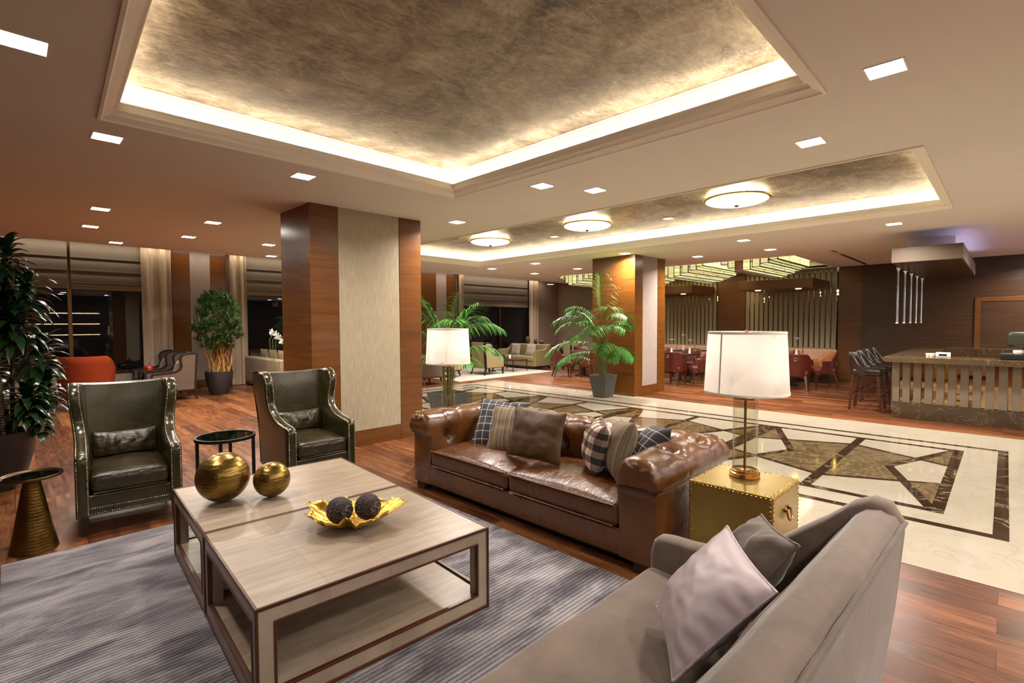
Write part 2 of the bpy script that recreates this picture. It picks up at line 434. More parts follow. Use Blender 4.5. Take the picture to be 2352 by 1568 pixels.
    def build(s, name, mats, parent=None, smooth=None, bevel=0, loc=None, rot=None, subsurf=0):
        me = bpy.data.meshes.new(name); me.from_pydata([tuple(v) for v in s.v], [], s.f)
        if not isinstance(mats, (list, tuple)): mats = [mats]
        for m in mats: me.materials.append(M[m] if isinstance(m, str) else m)
        me.polygons.foreach_set('material_index', s.mi)
        if s.uv:
            L = me.uv_layers.new(name='UVMap')
            for lp in me.loops: L.data[lp.index].uv = s.uv.get(lp.vertex_index, (0, 0))
        bm = bmesh.new(); bm.from_mesh(me); bmesh.ops.remove_doubles(bm, verts=bm.verts, dist=1e-5) if not s.uv else None
        bmesh.ops.recalc_face_normals(bm, faces=bm.faces); bm.to_mesh(me); bm.free()
        if smooth is not None:
            me.polygons.foreach_set('use_smooth', [True]*len(me.polygons))
            if smooth < 180: me.set_sharp_from_angle(angle=math.radians(smooth))
        me.update()
        o = bpy.data.objects.new(name, me); COL.objects.link(o)
        if parent: o.parent = parent
        if loc: o.location = loc
        if rot: o.rotation_euler = rot
        if bevel:
            b = o.modifiers.new('Bevel', 'BEVEL'); b.width = bevel; b.segments = 2; b.limit_method = 'ANGLE'; b.angle_limit = math.radians(40)
        if subsurf:
            b = o.modifiers.new('Subdivision', 'SUBSURF'); b.levels = b.render_levels = subsurf
        return o

def tag(o, label, cat, group=None, kind=None):
    o['label'] = label; o['category'] = cat
    if group: o['group'] = group
    if kind: o['kind'] = kind
    return o
def thing(name, label, cat, loc=(0, 0, 0), rz=0, group=None):
    o = bpy.data.objects.new(name, None); COL.objects.link(o); o.empty_display_size = .1
    o.location = loc; o.rotation_euler = (0, 0, rz); return tag(o, label, cat, group)
def struct(o, label=None):
    o['kind'] = 'structure'
    if label: o['label'] = label
    return o
KIDS = {}
def dup(root, label, loc, rz=0, group=None, scale=None):
    def cp(o, par):
        c = o.copy(); COL.objects.link(c)
        if par: c.parent = par
        for ch in [x for x in o.children]: cp(ch, c)
        return c
    r = cp(root, None); r.location = loc; r.rotation_euler = (0, 0, rz)
    if label: r['label'] = label
    if group: r['group'] = group
    if scale: r.scale = scale
    return r
def light(name, kind, loc, power, color, size=.1, sizey=None, rot=(0, 0, 0), spot=None, blend=.5, parent=None, spread=None):
    l = bpy.data.lights.new(name, kind); l.energy = power; l.color = color
    if kind == 'AREA':
        l.shape = 'RECTANGLE' if sizey else 'SQUARE'; l.size = size
        if sizey: l.size_y = sizey
        if spread: l.spread = spread
    else: l.shadow_soft_size = size
    if kind == 'SPOT': l.spot_size = spot; l.spot_blend = blend
    o = bpy.data.objects.new(name, l); COL.objects.link(o); o.location = loc; o.rotation_euler = rot
    if parent: o.parent = parent
    return o
def smooth01(t): t = max(0, min(1, t)); return t*t*(3-2*t)
def lerp(a, b, t): return a+(b-a)*t
# ------------------------------------------------------------------ room shell
ZC = 3.05
HOLES = [(.5, 3.66, .86, 4.55), (5.37, 8.55, .54, 9.62), (12.1, 15.32, 3.33, 9.98)]
def skew(p):   # the large recess is slightly out of square along its left side
    x, y, z = p; return (x+(y-4.55)*.0455*(3.66-x)/3.16, y, z)
def ceiling_slab():
    X0, X1, Y0, Y1 = -3, 17.7, -4, 11.65
    xs = sorted({X0, X1, *[h[0] for h in HOLES], *[h[1] for h in HOLES]}); ys = sorted({Y0, Y1, *[h[2] for h in HOLES], *[h[3] for h in HOLES]})
    m = MB()
    for i in range(len(xs)-1):
        for j in range(len(ys)-1):
            cx, cy = (xs[i]+xs[i+1])/2, (ys[j]+ys[j+1])/2
            if any(h[0] < cx < h[1] and h[2] < cy < h[3] for h in HOLES): continue
            m.box(xs[i], xs[i+1], ys[j], ys[j+1], ZC, ZC+.05)
    m.v = [skew(p) if abs(p[0]-.5) < 1e-6 and .85 < p[1] < 4.56 else p for p in m.v]
    m.box(X0, X1, Y1-.05, Y1, ZC+.05, 3.5)
    m.box(X0, X1, Y1, 14.6, 3.47, 3.52)
    # second level seam by the window bay
    m.box(X0, X1, 11.02, 11.06, ZC-.012, ZC)
    return struct(m.build('ceiling', 'ceiling'))
CEIL = ceiling_slab()

def ring(m, x0, x1, y0, y1, prof, mi=0):
    k = len(prof); vs = []
    for d, z in prof: vs += [(x0+d, y0+d, z), (x1-d, y0+d, z), (x1-d, y1-d, z), (x0+d, y1-d, z)]
    if (x0, x1) == HOLES[0][:2]: vs = [skew(p) for p in vs]
    fs = [(i*4+c, i*4+(c+1) % 4, (i+1)*4+(c+1) % 4, (i+1)*4+c) for i in range(k-1) for c in range(4)]
    m.add(vs, fs, mi)
def coffer(n, h, top, zt=3.33):
    m = MB()
    ring(m, *h, [(-.02, 3.05), (-.02, 3.036), (-.002, 3.034), (.006, 3.046), (.012, 3.05), (.05, 3.072), (.054, 3.09), (.066, 3.094), (.07, 3.118), (.088, 3.128), (.09, 3.146), (.102, 3.15), (.102, 3.16), (.09, 3.16), (.084, 3.10), (0, 3.10)])
    t = struct(m.build('trim_%d' % n, 'moulding'))
    m = MB(); ring(m, *h, [(0, 3.10), (0, zt), (-.05, zt), (-.05, 3.06)])
    m.build('riser', 'cove', t)
    m = MB(); ring(m, *h, [(0, zt-.03), (.018, zt-.026), (.018, zt-.012), (.034, zt-.006), (.034, zt)]); m.build('cornice', 'moulding', t)
    m = MB(); m.box(h[0]-.25, h[1]+.05, h[2]-.05, h[3]+.05, zt, zt+.04); m.build('panel', top, t)
    m = MB(); ring(m, *h, [(.022, 3.101), (.022, 3.111), (.05, 3.111), (.05, 3.101)]); m.build('light_strip', 'led', t)
coffer(1, HOLES[0], 'silver_leaf'); coffer(2, HOLES[1], 'silver_leaf')
# third recess over the dining corner
m = MB(); h = HOLES[2]
ring(m, *h, [(-.02, 3.05), (-.02, 3.04), (0, 3.04), (0, 3.22), (.22, 3.22), (.22, 3.27), (.2, 3.27), (0, 3.26), (0, 3.26)])
t3 = struct(m.build('trim_3', 'moulding'))
m = MB(); ring(m, *h, [(0, 3.26), (0, 3.55), (-.05, 3.55), (-.05, 3.06)]); m.build('riser', 'cove', t3)
m = MB(); m.box(h[0]-.05, h[1]+.05, h[2]-.05, h[3]+.05, 3.55, 3.6); m.build('panel', 'ceiling', t3)
m = MB(); ring(m, *h, [(.05, 3.275), (.05, 3.285), (.1, 3.285), (.1, 3.275)]); m.build('light_strip', 'led', t3)

# floors
m = MB(); m.box(-3, 18, -4, 14.7, -.1, 0); struct(m.build('floor', 'wood_floor'))
def marble_floor():
    m = MB(); X0, X1, Y0, Y1 = 4.13, 9.54, -4, 10.13
    m.box(X0, X1, Y0, Y1, -.05, .002, 0)
    def rect(x0, x1, y0, y1, mi, z): m.quad((x0, y0, z), (x1, y0, z), (x1, y1, z), (x0, y1, z), mi)
    def frame(x0, x1, y0, y1, w, mi, z):
        rect(x0, x1, y0, y0+w, mi, z); rect(x0, x1, y1-w, y1, mi, z); rect(x0, x0+w, y0+w, y1-w, mi, z); rect(x1-w, x1, y0+w, y1-w, mi, z)
    frame(5.05, 8.575, -.05, 9.84, .09, 1, .003); frame(5.41, 8.235, .336, 9.5, .092, 1, .003)
    def seg(a, b, w, mi, z):
        a = Vector(a); b = Vector(b); d = (b-a).normalized(); n = Vector((-d.y, d.x))*w/2
        m.poly([(*(a-n), z), (*(b-n), z), (*(b+n), z), (*(a+n), z)], mi)
    XL, XR, XM = 5.5, 8.145, 6.825
    for k in range(4):
        c = 1.375+2.3*k
        for s in (1, -1):
            q = lambda x, dy: (x, c+s*dy)
            base = 1.15 if (k, s) not in ((0, -1), (3, 1)) else .95
            b0 = base-.1 if base > 1 else base
            notch = q(XM, .50 if base > 1 else .48)
            BL, BR = q(XM-.43, b0), q(XM+.43, b0); TL, TR = q(XM-.885, 0), q(XM+.885, 0)
            # crossing of the star edge and the diagonal
            def cross(p, r, u, w):
                p, r, u, w = map(Vector, (p, r, u, w)); d1 = r-p; d2 = w-u
                t = ((u-p).x*d2.y-(u-p).y*d2.x)/(d1.x*d2.y-d1.y*d2.x); return tuple(p+d1*t)
            CR = cross(TR, BR, notch, q(XR, b0)); CL = cross(TL, BL, notch, q(XL, b0))
            z = .003
            m.poly([(*p, z) for p in (TL, CL, notch, CR, TR)], 2)
            m.poly([(*p, z) for p in (CR, BR, q(XR, b0))], 2); m.poly([(*p, z) for p in (CL, BL, q(XL, b0))], 2)
            z = .0036
            seg(notch, q(XR, b0), .085, 1, z); seg(notch, q(XL, b0), .085, 1, z); seg(TR, BR, .06, 1, z+.0002); seg(TL, BL, .06, 1, z+.0002)
            if base > 1: rect(XL, XR, min(c+s*b0, c+s*base), max(c+s*b0, c+s*base), 1, .0041)
        rect(XL, XR, c-.047, c+.047, 1, .0042)
    struct(m.build('floor_marble', ['marble_cream', 'marble_dark', 'marble_brown']))
marble_floor()

# pillars
def pillar(n, x0, x1, y0, y1, fx0, fx1, fabric, fz0):
    m = MB()
    m.box(x0, fx0-.004, y0, y1, 0, ZC); m.box(fx1+.004, x1, y0, y1, 0, ZC); m.box(fx0-.004, fx1+.004, y0+.015, y1-.015, 0, ZC)
    m.box(fx0, fx1, y0, y1, 0, fz0)
    p = struct(m.build('pillar_%d' % n, 'walnut', bevel=.002)); m = MB(); m.box(fx0, fx1, y0+.004, y1-.004, fz0+.006, ZC)
    m.build('fabric_panel', fabric, p)
pillar(1, 2.57, 4.165, 5.95, 6.84, 2.934, 3.807, 'linen_panel', .2)
pillar(2, 9.43, 10.748, 5.65, 6.75, 9.76, 10.4, 'linen_grey', .2)

# window wall at Y = 14.46
YW = 14.46
m = MB()
m.box(-3, 17.7, YW+.02, YW+.2, 0, .5); m.box(-3, 17.7, YW+.02, YW+.2, 3.36, 3.6)
for a, b in ((2.45, 4.2), (9.6, 11.75), (15.7, 17.7)): m.box(a, b, YW+.02, YW+.2, .5, 3.36)
wl = struct(m.build('wall_window', 'taupe_wall'))
m = MB(); m.box(-3, 17.7, 16.4, 16.5, -.5, 4); struct(m.build('exterior', 'exterior_night'))
def window(n, x0, x1, mull):
    m = MB()
    for a, b in ((x0, x0+.05), (x1-.05, x1)): m.box(a, b, YW-.02, YW+.08, .5, 3.36)
    for x in mull: m.box(x-.035, x+.035, YW-.03, YW+.08, .5, 3.36)
    m.box(x0, x1, YW-.02, YW+.08, .5, .55); m.box(x0, x1, YW-.02, YW+.08, 3.31, 3.36)
    w = struct(m.build('window_%d' % n, 'bronze', bevel=.004))
    m = MB(); m.box(x0+.05, x1-.05, YW+.02, YW+.03, .55, 3.31); m.build('pane', 'glass_window', w)
    m = MB(); m.box(x0-.1, x1+.1, YW-.12, YW+.02, .5, .55); m.build('sill', 'marble_dark', w, bevel=.005)
    m = MB(); m.box(x0-.1, x1+.1, YW-.08, YW+.02, .1, .5); m.build('sill_panel', 'sill_panel', w)
    m = MB(); m.box(x0-.1, x1+.1, YW-.1, YW+.02, 0, .1); m.build('baseboard', 'walnut_dark', w)
window(1, -2.9, 2.45, (-.9, .954)); window(2, 4.2, 9.6, (6.9,)); window(3, 11.75, 15.6, (13.9,))
def pier(n, parts):
    m = MB(); f = MB()
    for a, b, k in parts:
        if k == 'w': m.box(a, b-.006, YW-.04, YW+.02, 0, 3.47)
        else: m.box(a, b, YW-.03, YW+.02, 0, .2); f.box(a, b-.006, YW-.036, YW+.02, .2, 3.47)
    p = struct(m.build('trim_pier_%d' % n, 'walnut')); f.build('fabric_panel', 'linen_grey', p)
pier(1, ((2.83, 3.21, 'w'), (3.21, 3.66, 'f'), (3.66, 4.02, 'w'))); pier(2, ((10.1, 10.74, 'w'), (10.74, 11.2, 'f'), (11.2, 11.63, 'w')))

def blind(x0, x1, z0, label):
    m = MB(); t = thing('roman_blind', label, 'blind', ((x0+x1)/2, YW-.1, 0), 0, 'roman blinds at the windows'); hw = (x1-x0)/2
    zs = [3.4, 3.06, 2.78, 2.51]
    zs = [z for z in zs if z > z0+.05]+[z0+.1]
    for k in range(len(zs)-1):
        a, b = zs[k], zs[k+1]
        m.grid(lambda u, v, a=a, b=b: (lerp(-hw, hw, u), -.012-.016*math.sin(PI*v), lerp(a, b, v)), 2, 7)
        m.box(-hw, hw, -.05, -.02, b-.009, b+.009, 0)
    m.build('cloth', 'blind_cloth', t, smooth=50)
    m = MB(); m.box(-hw, hw, -.035, .0, z0, z0+.1); m.build('hem', 'beige_linen', t, bevel=.01)
blind(-2.85, .93, 2.38, 'roman blind at the far left window, behind the tall dark leafy plant')
blind(.98, 2.22, 2.36, 'pleated roman blind above the orange tub chair')
blind(4.46, 9.3, 2.36, 'roman blind above the beige sofa with three loose cushions')
blind(11.86, 15.42, 2.24, 'far roman blind above the sofa with two patterned cushions')
def curtain(x0, x1, label, z1=3.44):
    m = MB(); n = max(5, int((x1-x0)/.1))
    def fn(u, v):
        return (lerp(-(x1-x0)/2, (x1-x0)/2, u), .045*math.sin(u*n*PI)+.012*math.sin(u*37), lerp(.015, z1, v))
    m.grid(fn, n*8, 12); k = (n*8)*12
    m.grid(lambda u, v: (fn(u, v)[0], fn(u, v)[1]+.006, fn(u, v)[2]), n*8, 12)
    o = m.build('curtain', 'curtain_cloth', smooth=80, loc=((x0+x1)/2, YW-.19, 0)); tag(o, label, 'curtain', 'full length window curtains')
curtain(2.2, 2.79, 'pale curtain panel between the window behind the orange tub chair and wood pier')
curtain(4.06, 4.46, 'pale curtain panel beside the bushy plant with a straw coloured base')
curtain(11.66, 11.86, 'narrow curtain at left end of the far window, above the palm')
curtain(15.44, 16.0, 'pale curtain at right end of the far window by the taupe wall')
light('window_cove_light', 'AREA', (6.5, YW-.33, 3.44), 45, (1, .84, .64), 20, .06)

# other walls
m = MB(); m.box(17.6, 17.7, 10.9, YW+.02, 0, 3.5); m.box(15.6, 17.7, 10.85, 10.95, 0, 3.5); struct(m.build('wall_far', 'taupe_wall'))
m = MB(); m.box(15.6, 15.75, -4, 3.2, 0, ZC); m.box(15.6, 15.75, 5.6, 6.42, 0, ZC); m.box(15.6, 15.75, 8.3, 10.9, 0, ZC)
m.box(15.6, 15.75, 3.2, 5.6, 0, .84); m.box(15.6, 15.75, 6.42, 8.3, 0, .84)
struct(m.build('wall_back', 'walnut_mid'))
m = MB(); m.box(15.585, 15.6, -4, 2.68, 0, ZC); struct(m.build('wall_bar', 'walnut_dark'))
m = MB(); m.box(17.0, 17.1, 2.5, 9, 0, ZC); struct(m.build('wall_behind_screen', 'espresso_wood'))
m = MB(); m.box(-3.1, -3, -4, YW+.2, 0, 3.5); struct(m.build('wall_left', 'walnut_dark'))
# rear wall of the lounge (seen only as a reflection) with three lit shelves
m = MB(); m.box(-3, 13.0, -5.1, -5, 0, 3.5); m.box(-3, 13.0, -5, -3.9, ZC, ZC+.05); rw = struct(m.build('wall_rear', 'walnut_dark'))
m = MB(); m.box(-3, 13.0, -5, -4, -.1, 0); m.build('floor_strip', 'wood_floor', rw)
for z in (1.1, 1.65, 2.2):
    m = MB(); m.box(.6, 3.4, -5, -4.7, z, z+.04); m.build('shelf', 'walnut_mid', rw)
    m = MB(); m.box(.6, 3.4, -4.99, -4.97, z-.03, z-.002); m.build('shelf_light', 'shelf_led', rw)
# door behind the bar
m = MB()
for a, b, c, d in ((.43, .53, 0, 2.14), (-.62, .43, 2.04, 2.14), (-.72, -.62, 0, 2.14)): m.box(15.55, 15.6, a, b, c, d)
fr = struct(m.build('door_1', 'walnut_mid', bevel=.005))
m = MB(); m.box(15.565, 15.583, -.62, .43, 0, 2.04); lf = m.build('leaf', 'walnut_dark', fr)
m = MB(); m.box(15.55, 15.566, .28, .36, .74, .93); m.tube([(15.55, .33, .9), (15.50, .33, .9), (15.50, .12, .9)], .011); m.build('handle', 'chrome', fr, smooth=40)
# slot diffuser in the ceiling
m = MB(); m.box(11.9, 15.4, 2.54, 2.6, ZC-.006, ZC+.002); o = m.build('air_slot', 'black'); tag(o, 'long narrow black air slot in the ceiling near bar canopy', 'vent')

# ------------------------------------------------------------------ ceiling lights
def downlights():
    P = [(.10, 3.63, 'square downlight in ceiling nearest the top left corner of the picture'), (3.6, .53, 'square downlight in ceiling nearest the top right corner of the picture'),
         (.584, 5.0, 'square downlight above the left olive leather wing chair'), (4.62, 1.163, 'square downlight between the two recesses, nearer the top right corner'),
         (.86, 8.12, 'brighter downlight above the tall dark leafy plant'), (.9, 9.66, 'second downlight above the tall dark leafy plant, further back'),
         (2.105, 8.1, 'downlight left of the big pillar, in the nearer row'), (2.156, 9.7, 'downlight left of the big pillar, in the row behind'),
         (1.387, 11.25, 'small downlight by the window bay above the orange tub chair'), (2.09, 4.96, 'downlight just in front of the big fabric panelled pillar'),
         (4.033, 3.539, 'left downlight of the close pair under the large recess corner'), (4.582, 3.246, 'right downlight of the close pair under the large recess corner'),
         (3.41, 9.66, 'downlight beside the left edge of the big pillar, upper one'), (4.012, 11.23, 'small downlight beside the left edge of big pillar, lower one'),
         (4.589, 5.65, 'downlight just right of the top of the big pillar'), (9.19, 5.75, 'downlight just left of the top of the far pillar'),
         (10.8, 4.9, 'downlight right of the far pillar above the near glass lantern'), (9.27, 3.366, 'downlight above the big lamp, next to the long recess'),
         (10.83, 3.41, 'downlight above the right hand glass ceiling lantern'), (9.34, 1.23, 'downlight in front of the bar canopy'),
         (9.17, 9.83, 'leftmost downlight over the far palms'), (9.14, 8.24, 'downlight over the palm by the far pillar, nearer one'),
         (10.97, 9.92, 'downlight over the palm by the far pillar, further one'), (10.85, 8.25, 'downlight at the left edge of the far pillar'), (14.48, 12.3, 'small furthest downlight above the far olive sofa')]
    base = None
    for x, y, lab in P:
        if base is None:
            base = thing('downlight', lab, 'downlight', (x, y, ZC), 0, 'square recessed downlights')
            m = MB(); ring(m, -.1, .1, -.1, .1, [(0, 0), (0, -.004), (.012, -.004), (.014, 0.001)]); m.build('frame', 'white', base)
            m = MB(); m.box(-.087, .087, -.087, .087, -.002, .0); m.build('lens', 'downlight_and_fill_lens', base); o = base
        else: o = dup(base, lab, (x, y, ZC))
        light('downlight_and_fill_beam', 'AREA', (x, y, ZC-.012), (10 if x < 1 and y < 6 else 16 if y < 5.1 and x < 5 else 17 if x < 3 else 36), (1, .91, .82), .17, spread=2.6)
downlights()
# added fill: unseen lamps with lenses on the ceiling behind the camera
for x in (-1.6, .1, 1.8, 3.5, 5.2, 7.0, 9.2, 11.2, 13.5):
    for y in (-1.2, -2.8):
        m = MB(); m.box(x-.09, x+.09, y-.09, y+.09, ZC-.004, ZC); m.build('downlight_and_fill_lens', 'downlight_and_fill_lens', CEIL)
        light('downlight_and_fill_beam', 'AREA', (x, y, ZC-.012), 6 if x < 1 else 13, (1, .92, .84), .17, spread=2.8)
for x, y in ((14.6, -.55), (11.4, -.6)):  # two more unseen fill lamps, added to brighten the bar end
    m = MB(); m.box(x-.09, x+.09, y-.09, y+.09, ZC-.004, ZC); m.build('downlight_and_fill_lens', 'downlight_and_fill_lens', CEIL)
    light('downlight_and_fill_beam', 'AREA', (x, y, ZC-.012), 40, (1, .86, .68), .17, spread=2.6)
def dome(x, y, lab):
    t = thing('dome_ceiling_light', lab, 'ceiling light', (x, y, 3.33), 0, 'glass dome lights in the long recess')
    pr = [(.02, -.135)]+[(.4*math.sin(a), -.065-.07*math.cos(a)) for a in [k*PI/2/10 for k in range(1, 11)]]
    m = MB(); m.lathe(pr, 40, cap1=False); m.build('bowl', 'dome_glass', t, smooth=60)
    m = MB(); m.lathe([(.385, -.075), (.43, -.068), (.435, -.055), (.425, -.05), (.385, -.058)], 40, cap0=False, cap1=False); m.build('rim', 'gold_inner', t, smooth=40)
    m = MB(); m.lathe([(.001, -.17), (.025, -.16), (.035, -.145), (.02, -.133), (.001, -.13)], 14); m.build('finial', 'bronze', t, smooth=50)
    m = MB(); m.cyl(0, 0, -.06, 0, .03); m.build('stem', 'bronze', t)
    light('dome_light', 'POINT', (0, 0, -.03), 22, (1, .9, .66), .12, parent=t)
dome(7.05, 2.66, 'dome ceiling light nearest the right end of the long recess')
dome(7.05, 5.16, 'middle dome ceiling light of the long recess')
dome(7.0, 7.55, 'dome ceiling light nearest the big pillar')
for x, y, lab in ((6.36, 4.02, 'amber spot between near and middle dome lights, at the recess edge'), (7.8, 4.05, 'round amber spot between the near and middle dome lights'), (7.78, 6.5, 'round amber spot between the middle and far dome lights')):
    t = thing('amber_spotlight', lab, 'spotlight', (x, y, 3.33), 0, 'amber spots in the long recess')
    m = MB(); m.lathe([(.1, 0), (.1, -.006), (.08, -.008), (.075, 0)], 20, cap0=False, cap1=False); m.build('frame', 'gold_inner', t)
    m = MB(); m.cyl(0, 0, -.004, -.001, .076, n=20); m.build('lens', 'amber_lens', t)

def glass_lantern(x, y, rz, lab, spec):
    t = thing('glass_ceiling_lantern', lab, 'ceiling light', (x, y, 0), rz, 'stepped art glass lanterns over the dining corner')
    for (yo, w, L, z0, xo, mat) in spec:
        m = MB(); m.box(xo, xo+L, yo, yo+w, z0, 3.4); b = m.build('glass_box', mat, t)
        f = MB(); s = .018
        for xx in (xo-.004, xo+L+.004-s):
            for yy in (yo-.004, yo+w+.004-s): f.box(xx, xx+s, yy, yy+s, z0-.004, 3.4)
        for yy in (yo-.004, yo+w+.004-s):
            f.box(xo, xo+L, yy, yy+s, z0-.006, z0+s); f.box(xo, xo+L, yy, yy+s, 3.0, 3.0+s); 
        for k in range(3): xx = xo+L*k/2; f.box(xx-s/2, xx+s/2, yo-.003, yo+w+.003, z0-.005, z0+s*.4)
        for k in range(1, 3): xx = xo+L*k/3; f.box(xx-s/2, xx+s/2, yo-.003, yo+w+.003, z0, 3.4)
        f.build('frame', 'bronze', b)
    m = MB(); m.box(.3, .4, .3, .4, 3.4, 3.55); m.build('hanger', 'bronze', t)
def steps(seq): return [(yo, .18, L, z0, xo, mat) for yo, z0, xo, L, mat in seq]
SP = steps([(-.56, 3.02, .0, 2.55, 'art_glass_green'), (-.37, 2.95, -.02, 2.6, 'art_glass'), (-.18, 2.88, .02, 2.65, 'art_glass'), (.01, 2.82, -.05, 2.75, 'art_glass_green'), (.20, 2.78, .0, 2.6, 'art_glass_amber'), (.39, 2.9, .05, 2.3, 'art_glass'), (.58, 3.0, .1, 2.0, 'art_glass')])
SP2 = steps([(-.56, 3.0, .0, 2.55, 'art_glass_green'), (-.37, 2.92, .05, 2.6, 'art_glass'), (-.18, 2.86, .0, 2.7, 'art_glass'), (.01, 2.80, -.05, 2.75, 'art_glass_green'), (.20, 2.76, .0, 2.6, 'art_glass'), (.39, 2.84, .1, 2.3, 'art_glass'), (.58, 2.98, .05, 2.0, 'art_glass')])
glass_lantern(12.25, 4.26, 0, 'glass ceiling lantern at right, nearest the bar canopy', SP)
glass_lantern(12.25, 5.98, 0, 'middle glass ceiling lantern, right of the far pillar', SP2)
glass_lantern(12.25, 7.70, 0, 'glass ceiling lantern partly hidden by the right edge of the far pillar', SP)
glass_lantern(12.25, 9.30, 0, 'glass ceiling lantern peeking out left of the far pillar', SP2)
light('recess_glow', 'AREA', (13.7, 6.6, 3.5), 110, (1, .8, .5), 2.4, 5.5)

# ------------------------------------------------------------------ dining corner fixtures
def screen(ys, lab):
    t = thing('slatted_screen', lab, 'screen', (15.68, 0, 0), 0, 'slatted screens behind the banquettes')
    a, b = min(ys), max(ys)
    m = MB(); m.box(-.04, .06, a-.05, b+.05, .84, .88); m.build('bottom_rail', 'slat_screen', t)
    m = MB(); m.box(-.04, .06, a-.05, b+.05, 3.0, ZC); m.build('top_rail', 'slat_screen', t)
    for y in ys:
        m = MB(); m.box(-.03, .05, y-.048, y+.048, .88, 3.0); m.build('slat', 'slat_screen', t, bevel=.004)
screen([3.27+.05+.131*k for k in range(18)], 'slatted screen to the right of the dark wood panel, behind big lamp')
screen([6.53+.131*k for k in range(14)], 'slatted screen to the left of the dark wood panel, beside far pillar')
def canopy(y0, y1, lab):
    t = thing('wooden_canopy', lab, 'canopy', (14.75, (y0+y1)/2, 2.45), 0, 'brown canopies above the banquettes'); h = (y1-y0)/2
    m = MB(); m.box(-.75, .84, -h, h, 0, .24); m.build('box', 'canopy_wood', t, bevel=.004)
    for s in (-.55, .55):
        m = MB(); m.cyl(-.45, s*h, -.012, -.001, .07, n=18); m.build('spot_lens', 'amber_lens', t)
        light('canopy_spot', 'SPOT', (-.45, s*h, -.03), 40, (1, .8, .5), .06, spot=1.9, blend=.8, parent=t)
    for s in (-.5, .5):
        m = MB(); m.bar((0, s*h, .24), (0, s*h, .601 if False else .6), .02); m.build('hanger', 'bronze', t)
canopy(3.42, 5.2, 'brown box canopy right of the dark wood panel'); canopy(6.52, 8.3, 'brown box canopy left of the dark wood panel')
def banquette(y0, y1, lab):
    t = thing('banquette', lab, 'bench', (15.2, (y0+y1)/2, 0), 0, 'pale pink banquettes'); h = (y1-y0)/2
    m = MB(); m.box(-.3, .4, -h, h, 0, .3); m.build('base', 'walnut_dark', t)
    m = MB(); m.soft(-.36, .25, -h, h, .29, .43, .04, 12); m.build('seat', 'pink_leather', t, smooth=60)
    n = 3
    for k in range(n):
        m = MB(); a = -h+2*h*k/n; m.soft(.22, .395, a+.004, a+2*h/n-.004, .4, .85, .03, 8); m.build('backrest', 'pink_leather', t, smooth=60)
banquette(3.2, 5.58, 'pale pink banquette under the right slatted screen'); banquette(6.45, 8.3, 'pale pink banquette under the left slatted screen')
# planting and hanging crystals behind the screens
for (x, y, s) in ((16.3, 3.25, 1), (16.35, 4.05, .9)):
    t = thing('leafy_plant', 'green foliage seen through the gaps of the right slatted screen, %s' % ('nearer the wall panel' if s == 1 else 'further from the panel'), 'plant', (x, y, 0))
    m = MB()
    for k in range(260):
        a = R.uniform(0, 2*PI); r = R.uniform(0, .3); z = R.uniform(.7, 2.3); b = R.uniform(0, 2*PI); L = R.uniform(.08, .2)
        p = Vector((r*math.cos(a), r*math.sin(a), z)); d = Vector((math.cos(b), math.sin(b), R.uniform(-.4, .6))).normalized()*L; w = d.cross(Vector((0, 0, 1))).normalized()*L*.22
        m.add([p, p+d*.5+w, p+d, p+d*.5-w], [(0, 1, 2, 3)])
    m.build('foliage', 'leaf', t)
    m = MB(); m.cyl(0, 0, .3, 1.9, .02); m.build('stem', 'cane', t)
    m = MB(); m.lathe([(.12, 0), (.17, .4), (.15, .4), (.14, .36)], 16); m.build('pot', 'planter_dark', t)
for k, (y, z) in enumerate([(3.35, 2.45), (3.55, 2.5), (3.75, 2.42), (4.95, 2.4), (5.1, 2.35), (5.25, 2.3), (6.7, 2.4), (7.0, 2.35), (7.3, 2.38), (7.6, 2.4)]):
    t = thing('crystal_pendant', 'small lit crystal pendant seen through the gaps of a slatted screen', 'pendant', (16.25, y, z), 0, 'small crystal pendants behind the screens')
    m = MB(); m.sphere((0, 0, 0), .035, 10, 8); m.sphere((0, 0, -.09), .028, 10, 8); m.build('bulb', 'amber_lens', t, smooth=60)
    m = MB(); m.bar((0, 0, .03), (0, 0, ZC-z), .006); m.build('cord', 'bronze', t)
# ------------------------------------------------------------------ rug and coffee tables
m = MB(); m.box(-1.365, 1.365, -1.7375, 1.7375, .001, .014)
o = m.build('area_rug', 'rug_ribbed', loc=(1.285, 2.9525, 0), bevel=.004); tag(o, 'grey ribbed area rug under the pair of square coffee tables', 'rug')

